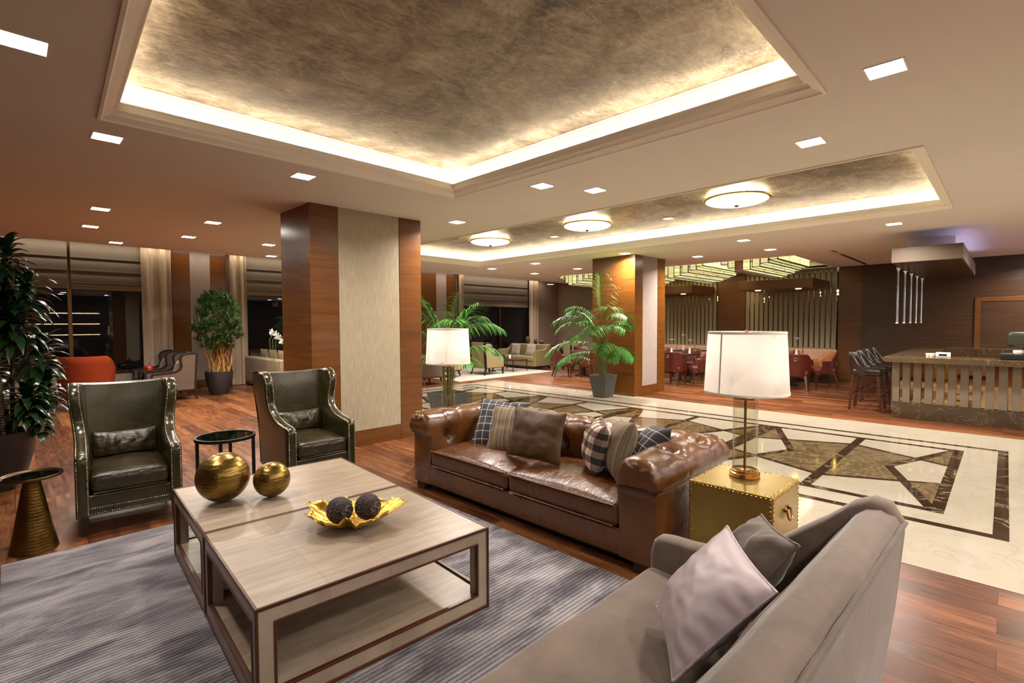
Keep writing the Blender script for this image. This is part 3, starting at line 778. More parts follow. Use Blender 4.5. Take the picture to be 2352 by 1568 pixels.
def coffee_table(lab):
    t = thing('coffee_table', lab, 'table', (0, 0, .015), 0, 'pair of pale square coffee tables')
    W, D, Ht, pw = .592, .484, .452, .07
    m = MB(); m.box(-W, W, -D, D, Ht-.07, Ht); m.build('tabletop', 'shagreen', t)
    m = MB(); m.box(-W, W, -D, D, .02, .085); m.build('shelf', 'shagreen', t)
    for sx in (-1, 1):
        for sy in (-1, 1):
            m = MB(); a, b = sorted((sx*W, sx*(W-pw))); c, d = sorted((sy*D, sy*(D-pw))); m.box(a, b, c, d, .085, Ht-.07); m.build('leg', 'shagreen', t)
    m = MB(); e = .006; w = .013
    for sx in (-1, 1):
        for sy in (-1, 1):
            m.box(sx*W-w/2+(e-.006)*sx, sx*W+w/2, sy*D-w/2, sy*D+w/2, .0, Ht+.003)
    for z in (Ht-.0065, .012):
        for sx in (-1, 1): m.box(sx*W-w/2, sx*W+w/2, -D, D, z-w/2, z+w/2+.003)
        for sy in (-1, 1): m.box(-W, W, sy*D-w/2, sy*D+w/2, z-w/2, z+w/2+.003)
    # inner edge of each side opening
    for s in (-1, 1):
        for (a, b) in ((-D+pw, D-pw),):
            x = s*(W+.001)
            for z in (.085, Ht-.07): m.box(x-.02 if s > 0 else x-.003, x+.003 if s > 0 else x+.02, a, b, z-.001 if z < .2 else z-.011, z+.011 if z < .2 else z+.001)
            for y in (a, b): m.box(x-.02 if s > 0 else x-.003, x+.003 if s > 0 else x+.02, y-.006, y+.006, .085, Ht-.07)
        y = s*(D+.001); a, b = -W+pw, W-pw
        for z in (.085, Ht-.07): m.box(a, b, y-.02 if s > 0 else y-.003, y+.003 if s > 0 else y+.02, z-.001 if z < .2 else z-.011, z+.011 if z < .2 else z+.001)
        for x in (a, b): m.box(x-.006, x+.006, y-.02 if s > 0 else y-.003, y+.003 if s > 0 else y+.02, .085, Ht-.07)
    m.build('edge_trim', 'trim_wood', t, bevel=.003)
    return t
T1 = coffee_table('pale square coffee table holding the gold leaf bowl'); T1.location = (1.277, 2.540, .0145); T1.rotation_euler.z = -.056
T2 = dup(T1, 'pale square coffee table holding the two gold spheres', (1.332, 3.525, .0145), -.056)
ZT = .0145+.455
# gold spheres
for (x, y, r, lab) in ((.94, 3.543, .155, 'larger hammered gold sphere on the pale coffee table'), (1.19, 3.405, .112, 'smaller hammered gold sphere on the pale coffee table')):
    m = MB(); m.sphere((0, 0, r), r, 56, 32, sc=(1, 1, 1)); o = m.build('gold_sphere', 'gold_sphere', smooth=180, loc=(x, y, ZT)); tag(o, lab, 'ornament', 'gold spheres')
# leaf bowl
def bowl():
    m = MB(); N, K = 72, 12
    def fn(u, v):
        a = 2*PI*u; rr = v**.8
        lob = 1+.10*math.sin(5*a+.6)+.06*math.sin(9*a+1)+.035*math.sin(23*a)
        r = (.03+.19*rr*lob)*(1+.2*math.cos(2*a)*v)
        z = .006+.08*v**1.9+v*v*(.011*math.sin(7*a)+.010*math.sin(12*a+2)+.007*math.sin(25*a+.5))+v*v*.012*math.cos(2*a)
        return (r*math.cos(a), r*math.sin(a), z)
    m.grid(fn, N, K, closeu=True)
    m.poly([fn(k/N, 0) for k in range(N)][::-1])
    o = m.build('leaf_bowl', 'gold_leaf', smooth=60, loc=(1.345, 2.60, ZT+.001), rot=(0, 0, -.68)); tag(o, 'crinkled gold leaf shaped bowl on the nearer coffee table', 'bowl')
    b = o.modifiers.new('Solidify', 'SOLIDIFY'); b.thickness = .004
bowl()
for (x, y, lab) in ((1.268, 2.612, 'left carved dark ball in the gold leaf bowl'), (1.394, 2.528, 'right carved dark ball in the gold leaf bowl, set slightly higher')):
    m = MB(); m.sphere((0, 0, 0), .072, 40, 26); z = .094 if x < 1.33 else .103
    o = m.build('carved_ball', 'carved_wood', smooth=180, loc=(x, y, ZT+z), rot=(.5, .4, 1)); tag(o, lab, 'ornament', 'carved balls in the bowl')

# ------------------------------------------------------------------ chesterfield sofa
def chesterfield():
    t = thing('leather_sofa', 'brown leather sofa with tufted rolled arms, strewn with six cushions', 'sofa', (2.78, 2.81, 0))
    # local: x depth (0 front .. 1.0 back), y along
    Yn, Yf, Xb = -1.17, 1.17, .86
    prof = [(.13, .07), (.132, .2), (.136, .3), (.137, .36), (.138, .44), (.137, .5), (.133, .55), (.13, .60), (.128, .64), (.118, .675), (.10, .705), (.072, .726), (.04, .738), (.0, .742), (-.04, .738), (-.085, .726), (-.125, .703), (-.155, .672), (-.172, .636), (-.176, .6), (-.168, .568), (-.15, .545), (-.135, .537), (-.132, .525), (-.132, .40), (-.132, .25), (-.132, .07)]
    # resample the profile
    P = []; L = [0]
    for k in range(1, len(prof)): L.append(L[-1]+math.dist(prof[k], prof[k-1]))
    NP = 64
    for i in range(NP):
        s = L[-1]*i/(NP-1); k = max(j for j in range(len(L)) if L[j] <= s+1e-9); k = min(k, len(L)-2)
        f = (s-L[k])/(L[k+1]-L[k]); P.append((lerp(prof[k][0], prof[k+1][0], f), lerp(prof[k][1], prof[k+1][1], f), s))
    NR = []
    for i in range(NP):
        a = P[max(i-1, 0)]; b = P[min(i+1, NP-1)]; tx, tz = b[0]-a[0], b[1]-a[1]; l = math.hypot(tx, tz); NR.append((tz/l, -tx/l))
    def side(i): return NR[i]
    sIn, sTop = .45, .79  # button rows along the profile (inner face, top of roll)
    segs = [(0, .9), (.9, .9+2.34), (.9+2.34, .9*2+2.34)]
    # buttons by arc length
    arm_t = [.2, .62]; back_t = [.9+.25+.46*k for k in range(5)]
    btn = [(s, sIn) for s in [.20, .62]+[.9+.255+.4575*k for k in range(5)]+[.9+2.34+.28, .9+2.34+.70]]+[(s, sTop) for s in [.36, .74]+[.9+.03+.456*k for k in range(6)]+[.9+2.34+.16, .9+2.34+.54]]
    def disp(s, q):
        d = 0
        for bs, bq in btn:
            ds = s-bs; dq = q-bq; r2 = ds*ds+dq*dq
            if abs(ds) < .3 and abs(dq) < .3:
                d -= .045*math.exp(-r2/(2*.036**2)); d += .014*math.exp(-(math.sqrt(r2)-.13)**2/(2*.05**2))
                # creases
                d -= .02*math.exp(-(ds/.012)**2)*math.exp(-abs(dq)/.16)
                for k in (-1, 1):
                    e = abs(ds*.8+k*dq*.6); d -= .0035*math.exp(-(e/.01)**2)*math.exp(-math.sqrt(r2)/.12)
        d += .010*math.sin(PI*min(1, max(0, q-.2)/.75))
        return d
    def pos(seg, f, i):
        u, z, q = P[i]
        if seg == 0: x = lerp(0, Xb-u, f); y = Yn+u; n = (0, side(i)[0]); s = x
        elif seg == 1: x = Xb-u; y = lerp(Yn+u, Yf-u, f); n = (-side(i)[0], 0); s = .9+(y-Yn)
        else: x = lerp(Xb-u, 0, f); y = Yf-u; n = (0, -side(i)[0]); s = .9+2.34+(.9-x)
        d = disp(s, q)
        # ease normal blend near corners
        return (x+n[0]*d, y+n[1]*d, z+side(i)[1]*d)
    m = MB(); rows = []
    for seg, cnt in ((0, 46), (1, 120), (2, 46)):
        for k in range(cnt+(1 if seg == 2 else 0)):
            rows.append((seg, k/cnt))
    vs = [pos(sg, f, i) for sg, f in rows for i in range(NP)]
    fs = [(r*NP+i, (r+1)*NP+i, (r+1)*NP+i+1, r*NP+i+1) for r in range(len(rows)-1) for i in range(NP-1)]
    o = m.add(vs, fs)
    # rounded pleated front ends
    for sgn, r0 in ((1, 0), (-1, len(rows)-1)):
        yc = Yn if sgn > 0 else Yf
        ringv = [vs[r0*NP+i] for i in range(NP)]
        prev = list(range(r0*NP, r0*NP+NP)); cc = (0, yc, 0)
        for step, (ins, out) in enumerate(((.012, -.016), (.03, -.026), (.06, -.03))):
            nv = []
            for i in range(NP):
                x, y, z = ringv[i]; q = P[i][2]
                roll = z > .5
                cy, cz = (yc-sgn*.02, .64) if roll else (yc, z)
                dy, dz = cy-y, cz-z; l = math.hypot(dy, dz) or 1; k = min(ins, l*.9)
                ple = -.009*abs(math.sin(q*30))**6 if roll else 0
                nv.append((x+(out*1.7+ple if z > .535 else out*.25), y+dy/l*k, max(.07, z+dz/l*k)))
            a = m.add(nv, []); cur = [a+i for i in range(NP)]
            m.f += [(prev[i], prev[i+1], cur[i+1], cur[i]) for i in range(NP-1)]; m.mi += [0]*(NP-1); prev = cur
        # close by zipping the strip to its middle
        a, b = 0, NP-1
        while b-a > 1:
            m.f.append((prev[a], prev[a+1], prev[b-1], prev[b]) if b-a > 2 else (prev[a], prev[a+1], prev[b])); m.mi.append(0); a += 1; b -= 1
    m.build('tufted_frame', 'leather_brown', t, smooth=70)
    m = MB()
    for bs, bq in btn:
        i = min(range(NP), key=lambda k: abs(P[k][2]-bq)); u, z, q = P[i]
        if bs < .9-u*0: p = (bs, Yn+u, z); n = Vector((0, side(i)[0], side(i)[1]))
        elif bs < .9+2.34: p = (Xb-u, Yn+bs-.9, z); n = Vector((-side(i)[0], 0, side(i)[1]))
        else: p = (.9-(bs-.9-2.34), Yf-u, z); n = Vector((0, -side(i)[0], side(i)[1]))
        c = Vector(p)-n*.02; m.sphere(c, .012, 10, 6)
    m.build('button_tufting', 'leather_brown', t, smooth=180)
    m = MB(); m.soft(.0, .8, -1.06, 1.06, .07, .245, .012, 10); m.build('base', 'leather_brown', t, smooth=60)
    for k, (a, b) in enumerate(((-1.03, -.004), (.004, 1.03))):
        m = MB(); m.soft(-.015, .72, a, b, .25, .405, .045, 22, .055, wob=.012, seed=k*7); sc = m.build('seat_cushion', 'leather_brown_cushion', t, smooth=180)
        m = MB()
        for z in (.398, .262):
            m.tube([(-.017, a+.03, z), (-.017, b-.03, z)], .006)
        m.build('piping', 'leather_brown', sc, smooth=60)
    for y in (-1.2, 1.2):
        for x in (.04, .86):
            m = MB(); m.box(x-.04, x+.05, y-.06, y+.06, 0, .075); m.build('foot', 'espresso_wood', t, bevel=.006)
    m = MB(); m.box(.03, .86, -1.16, 1.16, .05, .072); m.build('bottom_panel', 'black', t)
chesterfield()

# ------------------------------------------------------------------ cushions from four corners
def pillow(name, mat, c, th, label, cat='cushion', group=None, n=26, wrinkle=.006, pipe=None, seed=0, pinch=.06, sag=0, gather=0):
    """c = bottom-left, bottom-right, top-right, top-left seen from the front"""
    a, b, d, e = [Vector(p) for p in c]; ctr = (a+b+d+e)/4
    nrm = (b-a).cross(e-a).normalized()
    def edge(u, v):
        # pull edges in between the corners
        w = pinch
        uu = .5+(u-.5)*(1-w*(1-(2*v-1)**2)); vv = .5+(v-.5)*(1-w*(1-(2*u-1)**2)); return uu, vv
    def fn(sgn):
        def g(u, v):
            uu, vv = edge(u, v); p = (a*(1-uu)+b*uu)*(1-vv)+(e*(1-uu)+d*uu)*vv
            x, y = abs(2*u-1), abs(2*v-1); h = (max(0, 1-x**2.6)*max(0, 1-y**2.6))**.62
            wv = wrinkle*(noise.noise(Vector((u*5+seed, v*5, sgn)))+.5*noise.noise(Vector((u*11+seed, v*9, sgn))))*min(1, 4*h)
            if gather: wv += gather*math.sin(u*38+2.5*noise.noise(Vector((u*4, v*3, 2))))*math.exp(-v/.12)*min(1, 3*h)
            return p-ctr+nrm*(sgn*th/2*h+wv)-Vector((0, 0, sag))*h
        return g
    m = MB(); m.grid(fn(1), n, n, uv=True); m.grid(fn(-1), n, n, uv=True)
    o = m.build(name, mat, smooth=180, loc=ctr)
    if pipe:
        N = n*2; pts = []
        g = fn(1)
        for k in range(N): pts.append(g(k/N, 0))
        for k in range(N): pts.append(g(1, k/N))
        for k in range(N): pts.append(g(1-k/N, 1))
        for k in range(N+1): pts.append(g(0, 1-k/N))
        m = MB(); m.tube(pts, .005, 6); m.build('piping', pipe, o, smooth=60)
    return tag(o, label, cat, group)
G = 'cushions on the brown leather sofa'
pillow('sofa_cushion', 'plaid', [(3.10, 3.64, .44), (3.24, 3.1, .44), (3.47, 3.23, .83), (3.42, 3.83, .83)], .14, 'dark windowpane plaid cushion at the far end of the brown sofa', group=G, seed=1)
pillow('sofa_cushion', 'stripes', [(3.07, 3.39, .445), (3.18, 2.85, .445), (3.39, 2.97, .83), (3.34, 3.56, .79)], .13, 'brown striped cushion just behind the plain brown velvet cushion', group=G, seed=2)
pillow('sofa_cushion', 'velvet_brown', [(3.02, 3.08, .455), (3.06, 2.50, .455), (3.19, 2.53, .86), (3.16, 3.09, .87)], .14, 'plain brown velvet cushion standing on the brown leather sofa', group=G, seed=3, wrinkle=.012)
pillow('sofa_cushion', 'check', [(3.36, 2.42, .45), (3.03, 2.15, .45), (3.12, 2.11, .82), (3.44, 2.37, .83)], .24, 'black and white checked cushion in the middle of the brown sofa', group=G, seed=4, wrinkle=.012)
pillow('sofa_cushion', 'stripes', [(3.38, 2.26, .45), (3.03, 1.96, .45), (3.2, 1.91, .87), (3.47, 2.2, .82)], .22, 'brown striped cushion between the checked and right plaid cushions', group=G, seed=5)
pillow('sofa_cushion', 'plaid', [(3.36, 2.08, .46), (3.05, 1.84, .46), (3.35, 1.70, .83), (3.56, 1.93, .80)], .22, 'dark windowpane plaid cushion leaning on the near arm of brown sofa', group=G, seed=6)

# ------------------------------------------------------------------ grey velvet sofa
def grey_sofa():
    t = thing('velvet_sofa', 'taupe grey velvet sofa with curved high back in the foreground', 'sofa', (1.17, .79, 0), -.029)
    # local x -1.07..1.07 ; y = world-0.75 ; front +y
    XE = 1.07
    bp = [(-.44, .14), (-.47, .3), (-.505, .6), (-.525, .86), (-.522, .895), (-.505, .925), (-.465, .942), (-.425, .935), (-.39, .905), (-.345, .84), (-.295, .74), (-.24, .58), (-.21, .44), (-.2, .3)]
    # outer back (behind the piping) and top/inside back are separate panels
    K = 60
    def sub(a, n):
        o = []
        for i in range(len(a)-1):
            for j in range(n): o.append((lerp(a[i][0], a[i+1][0], j/n), lerp(a[i][1], a[i+1][1], j/n)))
        return o+[a[-1]]
    outer = sub(bp[:5], 4); inner = sub(bp[4:], 4)
    def panel(pr, name, mat, wob):
        m = MB(); n = len(pr)
        m.grid(lambda u, v: (lerp(-XE+.02, XE-.075, u), pr[int(round(v*(n-1)))][0]+wob*noise.noise(Vector((u*9, v*5, 1))), pr[int(round(v*(n-1)))][1]), K, n)
        return m.build(name, mat, t, smooth=70)
    panel(outer, 'outer_back', 'velvet_grey', .006); panel(inner, 'backrest', 'velvet_grey', .008)
    m = MB(); m.tube([(-XE+.02+2*(XE-.03)*k/40, bp[4][0]-.004, bp[4][1]+.004+.002*math.sin(k*1.7)) for k in range(41)], .008); m.build('piping', 'velvet_grey_dark', t, smooth=60)
    # arms with swept wing up to the back
    top = [(.44, .0), (.452, .35), (.45, .49), (.435, .545), (.405, .572), (.36, .58), (.25, .585), (.12, .60), (.0, .64), (-.1, .705), (-.2, .79), (-.3, .87), (-.38, .945), (-.44, .975), (-.49, .965), (-.525, .905), (-.525, .86), (-.505, .6), (-.47, .3), (-.44, .0)]
    top = sub(top, 3)
    def arm(x0, x1):
        m = MB(); n = len(top); r = .035
        cx = (x0+x1)/2; hw = abs(x1-x0)/2
        def fn(u, v):
            i = int(round(v*(n-1))); y, z = top[i]
            a = PI*(u-.5); xx = math.sin(a); ins = (1-math.cos(a))
            # rounded edge: inset towards the body as it turns to the side
            cy, cz = -.05, .3; dy, dz = cy-y, cz-z; l = math.hypot(dy, dz)
            return (cx+hw*xx, y+dy/l*r*ins, max(.1, z+dz/l*r*ins))
        m.grid(fn, 11, n)
        for u in (0, 1): m.poly([fn(u, i/(n-1)) for i in range(n)])
        return m.build('arm', 'velvet_grey', t, smooth=60)
    arm(XE-.1, XE); arm(-XE, -XE+.1)
    m = MB(); m.soft(-XE+.1, XE-.1, -.3, .44, .29, .435, .05, 30, .02, wob=.012, seed=3); m.build('seat_cushion', 'velvet_grey', t, smooth=180)
    m = MB(); m.soft(-XE+.06, XE-.06, -.42, .42, .1, .29, .02, 10); m.build('base', 'velvet_grey_dark', t, smooth=60)
    for x in (-.98, .98):
        for y in (-.38, .36):
            m = MB(); m.cyl(x, y, 0, .11, .02, .026, 12); m.build('leg', 'espresso_wood', t, smooth=40)
grey_sofa()
pillow('throw_pillow', 'velvet_grey_dark', [(1.68, .70, .50), (2.06, .93, .49), (2.1, .68, .83), (1.82, .47, .86)], .16, 'dark taupe pillow in the corner of the grey velvet sofa, half hidden', group='pillows on the grey sofa', seed=8, wrinkle=.014, pipe='velvet_grey_dark')
pillow('throw_pillow', 'satin_lilac', [(1.40, .70, .50), (1.59, .47, .815), (2.02, .775, .80), (1.72, .925, .515)][0:1]+[(1.575, .462, .80), (2.0, .775, .785), (1.70, .92, .53)], .17, 'shiny pale lilac grey pillow leaning in the front of the grey sofa', group='pillows on the grey sofa', seed=9, wrinkle=.006, pipe='satin_lilac', n=48, gather=.006)

# ------------------------------------------------------------------ brass trunks and lamps
def trunk(lab, x, y):
    t = thing('brass_trunk', lab, 'side table', (x, y, 0), 0, 'studded brass trunks beside the brown sofa'); h = .243; H = .62
    m = MB(); m.box(-h, h, -h, h, .04, H); m.build('body', 'brass', t, bevel=.006)
    m = MB(); m.box(-h+.02, h-.02, -h+.02, h-.02, 0, .041); m.build('plinth', 'black_wood', t)
    m = MB()
    def stud(p, ax):
        T = Matrix.Translation(p) @ Vector((0, 0, 1)).rotation_difference(Vector(ax)).to_matrix().to_4x4()
        m.lathe([(.0062, 0), (.0052, .003), (.0028, .0048), (.0004, .0054)], 8, 0, T, False, False)
    n = 19; e = h-.012
    for i in range(n):
        a = -e+2*e*i/(n-1)
        for s in (-1, 1):
            stud((a, s*e, H), (0, 0, 1)); stud((s*e, a, H), (0, 0, 1))
            stud((a, s*h, H-.014), (0, s, 0)); stud((s*h, a, H-.014), (s, 0, 0))
    nz = 22
    for i in range(nz):
        z = .06+(H-.09)*i/(nz-1)
        for sx in (-1, 1):
            for sy in (-1, 1): stud((sx*h, sy*e, z), (sx, 0, 0)); stud((sx*e, sy*h, z), (0, sy, 0))
    m.build('stud_trim', 'brass_bright', t, smooth=180)
    for s in (-1, 1):
        m = MB(); y = s*h; z = .50
        m.box(-.05, -.02, *sorted((y, y+s*.008)), z-.012, z+.012); m.box(.02, .05, *sorted((y, y+s*.008)), z-.012, z+.012)
        m.tube([(-.035, y+s*.012, z), (-.035, y+s*.022, z-.045), (-.02, y+s*.026, z-.06), (.02, y+s*.026, z-.06), (.035, y+s*.022, z-.045), (.035, y+s*.012, z)], .006)
        m.build('handle', 'lamp_brass', t, smooth=50)
    return t
trunk('studded brass trunk under the big lamp, by the near arm of the brown sofa', 3.205, 1.143)
trunk('studded brass trunk behind the far arm of the brown sofa', 3.41, 4.43)
def lamp(lab, x, y, z, so=-.64):
    t = thing('table_lamp', lab, 'lamp', (x, y, z), 0, 'glass column lamps with drum shades')
    m = MB(); m.lathe([(.001, 0), (.088, 0), (.09, .006), (.09, .022), (.084, .026), (.08, .028), (.08, .04), (.074, .044), (.001, .044)], 40, cap0=False, cap1=False); m.build('base', 'lamp_brass', t, smooth=40)
    m = MB(); m.lathe([(.073, .044), (.073, .49)], 40, cap0=False, cap1=False); m.lathe([(.069, .044), (.069, .49)], 40, cap0=False, cap1=False); m.build('glass_column', 'glass_clear', t, smooth=180)
    m = MB(); m.cyl(0, 0, .04, .62, .008, n=12); m.build('rod', 'lamp_brass', t, smooth=40)
    m = MB(); m.lathe([(.001, .49), (.076, .49), (.078, .494), (.078, .503), (.074, .507), (.001, .507)], 36, cap0=False, cap1=False); m.build('cap', 'lamp_brass', t, smooth=40)
    a, b, ra, rb = .53, .905, .248, .228
    m = MB(); m.lathe([(ra, a), (rb, b)], 64, cap0=False, cap1=False); sh = m.build('shade', 'lamp_shade', t, smooth=180)
    m = MB()
    for r, zz in ((ra, a), (rb, b)):
        m.lathe([(r+.0012, zz-.002), (r+.002, zz+.0), (r+.0012, zz+.012), (r-.001, zz+.012), (r-.002, zz-.001)], 64, cap0=False, cap1=False)
    ang = math.atan2(-y, -x)+so
    c, s_ = math.cos(ang), math.sin(ang)
    for rr in (0,):
        w = .006; m.add([((ra+.001)*c+w*s_, (ra+.001)*s_-w*c, a), ((ra+.001)*c-w*s_, (ra+.001)*s_+w*c, a), ((rb+.001)*c-w*s_, (rb+.001)*s_+w*c, b), ((rb+.001)*c+w*s_, (rb+.001)*s_-w*c, b)], [(0, 1, 2, 3)])
    m.build('shade_trim', 'cream_shade', sh, smooth=60)
    m = MB()
    for k in range(3):
        q = 2*PI*k/3; m.bar((0, 0, .888), (rb*math.cos(q), rb*math.sin(q), .888), .005)
    m.cyl(0, 0, .6, .905, .005); m.build('spider', 'lamp_brass', sh)
    m = MB(); m.lathe([(.001, .9), (.009, .9), (.011, .915), (.011, .925), (.001, .928)], 12, cap0=False, cap1=False); m.build('finial', 'lamp_brass', t, smooth=40)
    m = MB(); m.sphere((.06, 0, .72), .03, 14, 10); m.sphere((-.06, 0, .72), .03, 14, 10); m.bar((-.06, 0, .69), (.06, 0, .69), .012); m.build('bulb', 'bulb', sh, smooth=180)
    light('lamp_light', 'POINT', (0, 0, .73), .85, (1, .93, .86), .05, parent=t)
lamp('big drum shade lamp on the brass trunk in front of the marble floor', 3.285, 1.168, .622)
lamp('smaller looking drum shade lamp beside the big pillar', 3.45, 4.425, .622, -1.05)

# ------------------------------------------------------------------ olive leather wing chairs
def olive_chair(lab, loc, rz):
    t = thing('wing_chair', lab, 'armchair', loc, rz, 'olive leather wing chairs with nail trim')
    hw, ww = .335, .372
    fe = [(-.40, .157), (-.40, .40), (-.40, .575), (-.39, .602), (-.36, .612), (-.26, .62), (-.14, .636), (-.03, .67), (.05, .725), (.09, .79), (.095, .86), (.08, .93), (.075, .99), (.09, 1.045), (.13, 1.085), (.18, 1.10), (.24, 1.103)]
    def dense(a, st):
        o = [a[0]]
        for p, q in zip(a, a[1:]):
            n = max(1, int(math.dist(p, q)/st))
            for k in range(1, n+1): o.append((lerp(p[0], q[0], k/n), lerp(p[1], q[1], k/n)))
        return o
    D = dense(fe, .03)
    def flare(z, s=1): return lerp(hw, ww, smooth01((z-.58)/.5))
    th = .082
    def backy(z): return .30+.11*(z-.4)   # rear outline leans back
    for sg in (-1, 1):
        m = MB(); n = len(D)
        # front band (rounded), outer skin, inner skin
        def band(u, v):
            y, z = D[int(round(v*(n-1)))]; a = PI*(u-.5); xo = flare(z)-th/2+th/2*math.sin(a)
            t0 = D[min(n-1, int(round(v*(n-1)))+1)]; t1 = D[max(0, int(round(v*(n-1)))-1)]
            ty, tz = t0[0]-t1[0], t0[1]-t1[1]; l = math.hypot(ty, tz); ny, nz = -tz/l, ty/l
            k = .014*(math.cos(a))
            return (sg*xo, y+ny*k, z+nz*k)
        m.grid(band, 9, n)
        for side in (0, 1):
            def skin(u, v):
                y, z = D[int(round(v*(n-1)))]; yb = max(backy(z)+.06, y+.01); f = u
                xx = flare(z)-(0 if side else th); bul = (.012*math.sin(PI*f)) if not side else .004*math.sin(PI*f)
                zz = lerp(z, z if z < .6 else z, f)
                return (sg*(xx-(bul if not side else -bul)), lerp(y, yb, f), zz)
            m.grid(skin, 10, n)
        m.build('wing', 'leather_olive', t, smooth=60)
    # back
    m = MB()
    def back(u, v, off):
        x = lerp(-1, 1, u); z = lerp(.38, 1.095, v); w = flare(z)-th+.03
        cur = .035*(x*x); top = -.018*(1-x*x)*smooth01((v-.8)/.2)
        y = backy(z)-.03-cur*.9-.018*math.sin(PI*v)*(1-x*x)
        if off: y = backy(z)+.075; w = flare(z)-.004
        return (x*w, y, z+top if not off else lerp(.16, 1.095, v)+top)
    m.grid(lambda u, v: back(u, v, 0), 22, 22); bk = m.build('backrest', 'leather_olive', t, smooth=70)
    m = MB(); m.grid(lambda u, v: back(u, v, 1), 12, 14)
    m.grid(lambda u, v: tuple(Vector(back(u, 1, 0)).lerp(Vector(back(u, 1, 1)), v)+Vector((0, 0, .012*math.sin(PI*v)))), 22, 6); m.build('outer_back', 'leather_olive', t, smooth=60)
    m = MB()
    for x in (-.235, .235): m.tube([(x*(1+.12*k/8), back(.5+x/(2*.29), k/8, 0)[1]-.001, lerp(.45, 1.08, k/8)) for k in range(9)], .003, 5)
    m.build('seam', 'leather_olive_pillow', bk, smooth=60)
    iw = hw-th-.004
    m = MB(); m.soft(-iw, iw, -.405, .27, .315, .46, .045, 18, .035, wob=.008, seed=2); sc = m.build('seat_cushion', 'leather_olive_pillow', t, smooth=180)
    m = MB(); m.tube([(-iw+.02, -.405, .452), (iw-.02, -.405, .452)], .005); m.tube([(-iw+.02, -.405, .325), (iw-.02, -.405, .325)], .005); m.build('piping', 'leather_olive', sc, smooth=60)
    m = MB(); m.soft(-hw+.02, hw-.02, -.395, .33, .157, .31, .012, 8); m.build('seat_rail', 'leather_olive', t, smooth=60)
    # nail heads
    m = MB()
    def nail(p, d):
        T = Matrix.Translation(p) @ Vector((0, 0, 1)).rotation_difference(Vector(d)).to_matrix().to_4x4()
        m.lathe([(.0048, -.001), (.0042, .0018), (.002, .0032), (.0003, .0036)], 6, 0, T, False, False)
    DN = dense(fe, .0145)
    for sg in (-1, 1):
        for e in (.01, th-.01):
            m = MB()
            for i in range(1, len(DN)-1):
                y, z = DN[i]; a0, b0 = DN[i-1], DN[i+1]; ty, tz = b0[0]-a0[0], b0[1]-a0[1]; l = math.hypot(ty, tz); ny, nz = -tz/l, ty/l
                nail((sg*(flare(z)-e), y+ny*.009, z+nz*.009), (sg*(.35 if e < .02 else -.35), ny, nz))
            m.build('nail_trim', 'nail', t, smooth=180)
    for row in (.17, .212, 0):
        m = MB()
        for k in range(int(2*hw/.0145)):
            x = -hw+.01+k*.0145
            if row: nail((x, -.3955, row), (0, -1, .0))
            elif abs(x) < .29: nail((x*1.05, back(.5+x/(2*hw), 1, 0)[1]+.02, 1.098-.018*(1-(x/.3)**2)), (0, -.3, 1))
        m.build('nail_trim', 'nail', t, smooth=180)
    for sx in (-1, 1):
        for y in (-.35, .33):
            m = MB(); m.bar((sx*.285, y, .16), (sx*.285, y+(.04 if y > 0 else 0), 0), .05, w2=.034); m.build('leg', 'espresso_wood', t, bevel=.003)
    return t
C1 = olive_chair('olive leather wing chair at left, between dark plant pot and coffee table', (.678, 5.245, 0), -.081)
C2 = dup(C1, 'olive leather wing chair in front of the big fabric panelled pillar', (2.134, 5.108, 0), -.012)
def lumbar(loc, rz, lab, seed):
    m = MB(); W, Hh, n = .225, .11, 44
    def fn(sg):
        def g(u, v):
            x, z = lerp(-W, W, u), lerp(-Hh, Hh, v); a, b = abs(2*u-1), abs(2*v-1); h = (max(0, 1-a**3)*max(0, 1-b**2.2))**.6
            wr = h*(.007*noise.noise(Vector((u*14+seed, v*2.5, sg)))+.006*math.sin(26*u+3*noise.noise(Vector((u*3, v*2+seed, 1))))*smooth01(1-abs(2*v-1.1)))
            return (x, sg*.055*h+wr*sg, z*(1-.12*(1-a*a)*0)+.012*(1-a*a)*(-1 if v > .5 else 0))
        return g
    m.grid(fn(-1), n, 18); m.grid(fn(1), n, 18)
    o = m.build('lumbar_pillow', 'leather_olive_pillow', smooth=180, loc=loc, rot=(-.22, 0, rz)); tag(o, lab, 'cushion', 'olive leather lumbar pillows')
for (cx, cy, rz, lab, sd) in ((.678, 5.245, -.081, 'crumpled olive leather lumbar pillow on the left wing chair', 1), (2.134, 5.108, -.012, 'olive leather lumbar pillow on wing chair by the pillar', 5)):
    lx, ly = .0, .165; lumbar((cx+lx*math.cos(rz)-ly*math.sin(rz), cy+lx*math.sin(rz)+ly*math.cos(rz), .59), rz, lab, sd)

# small tables between and beside
t = thing('glass_side_table', 'round smoked glass table on four slim legs between the wing chairs', 'side table', (1.36, 5.02, 0))
m = MB(); m.lathe([(.225, .565), (.245, .565), (.245, .59), (.225, .59), (.225, .565)], 48, cap0=False, cap1=False); m.build('rim', 'dark_metal', t, smooth=40)
m = MB(); m.lathe([(.226, .574), (.226, .584)], 48); m.build('glass_top', 'glass_smoked', t)
for k in range(4):
    a = PI/4+k*PI/2+.35; m = MB(); m.box(.225*math.cos(a)-.012, .225*math.cos(a)+.012, .225*math.sin(a)-.012, .225*math.sin(a)+.012, 0, .566); m.build('leg', 'dark_metal', t)
m = MB(); m.lathe([(.2, .12), (.222, .12), (.222, .135), (.2, .135), (.2, .12)], 40, cap0=False, cap1=False); m.build('lower_ring', 'dark_metal', t, smooth=40)
t = thing('cone_side_table', 'gold cone based side table with black tray top at far left', 'side table', (.085, 4.90, 0))
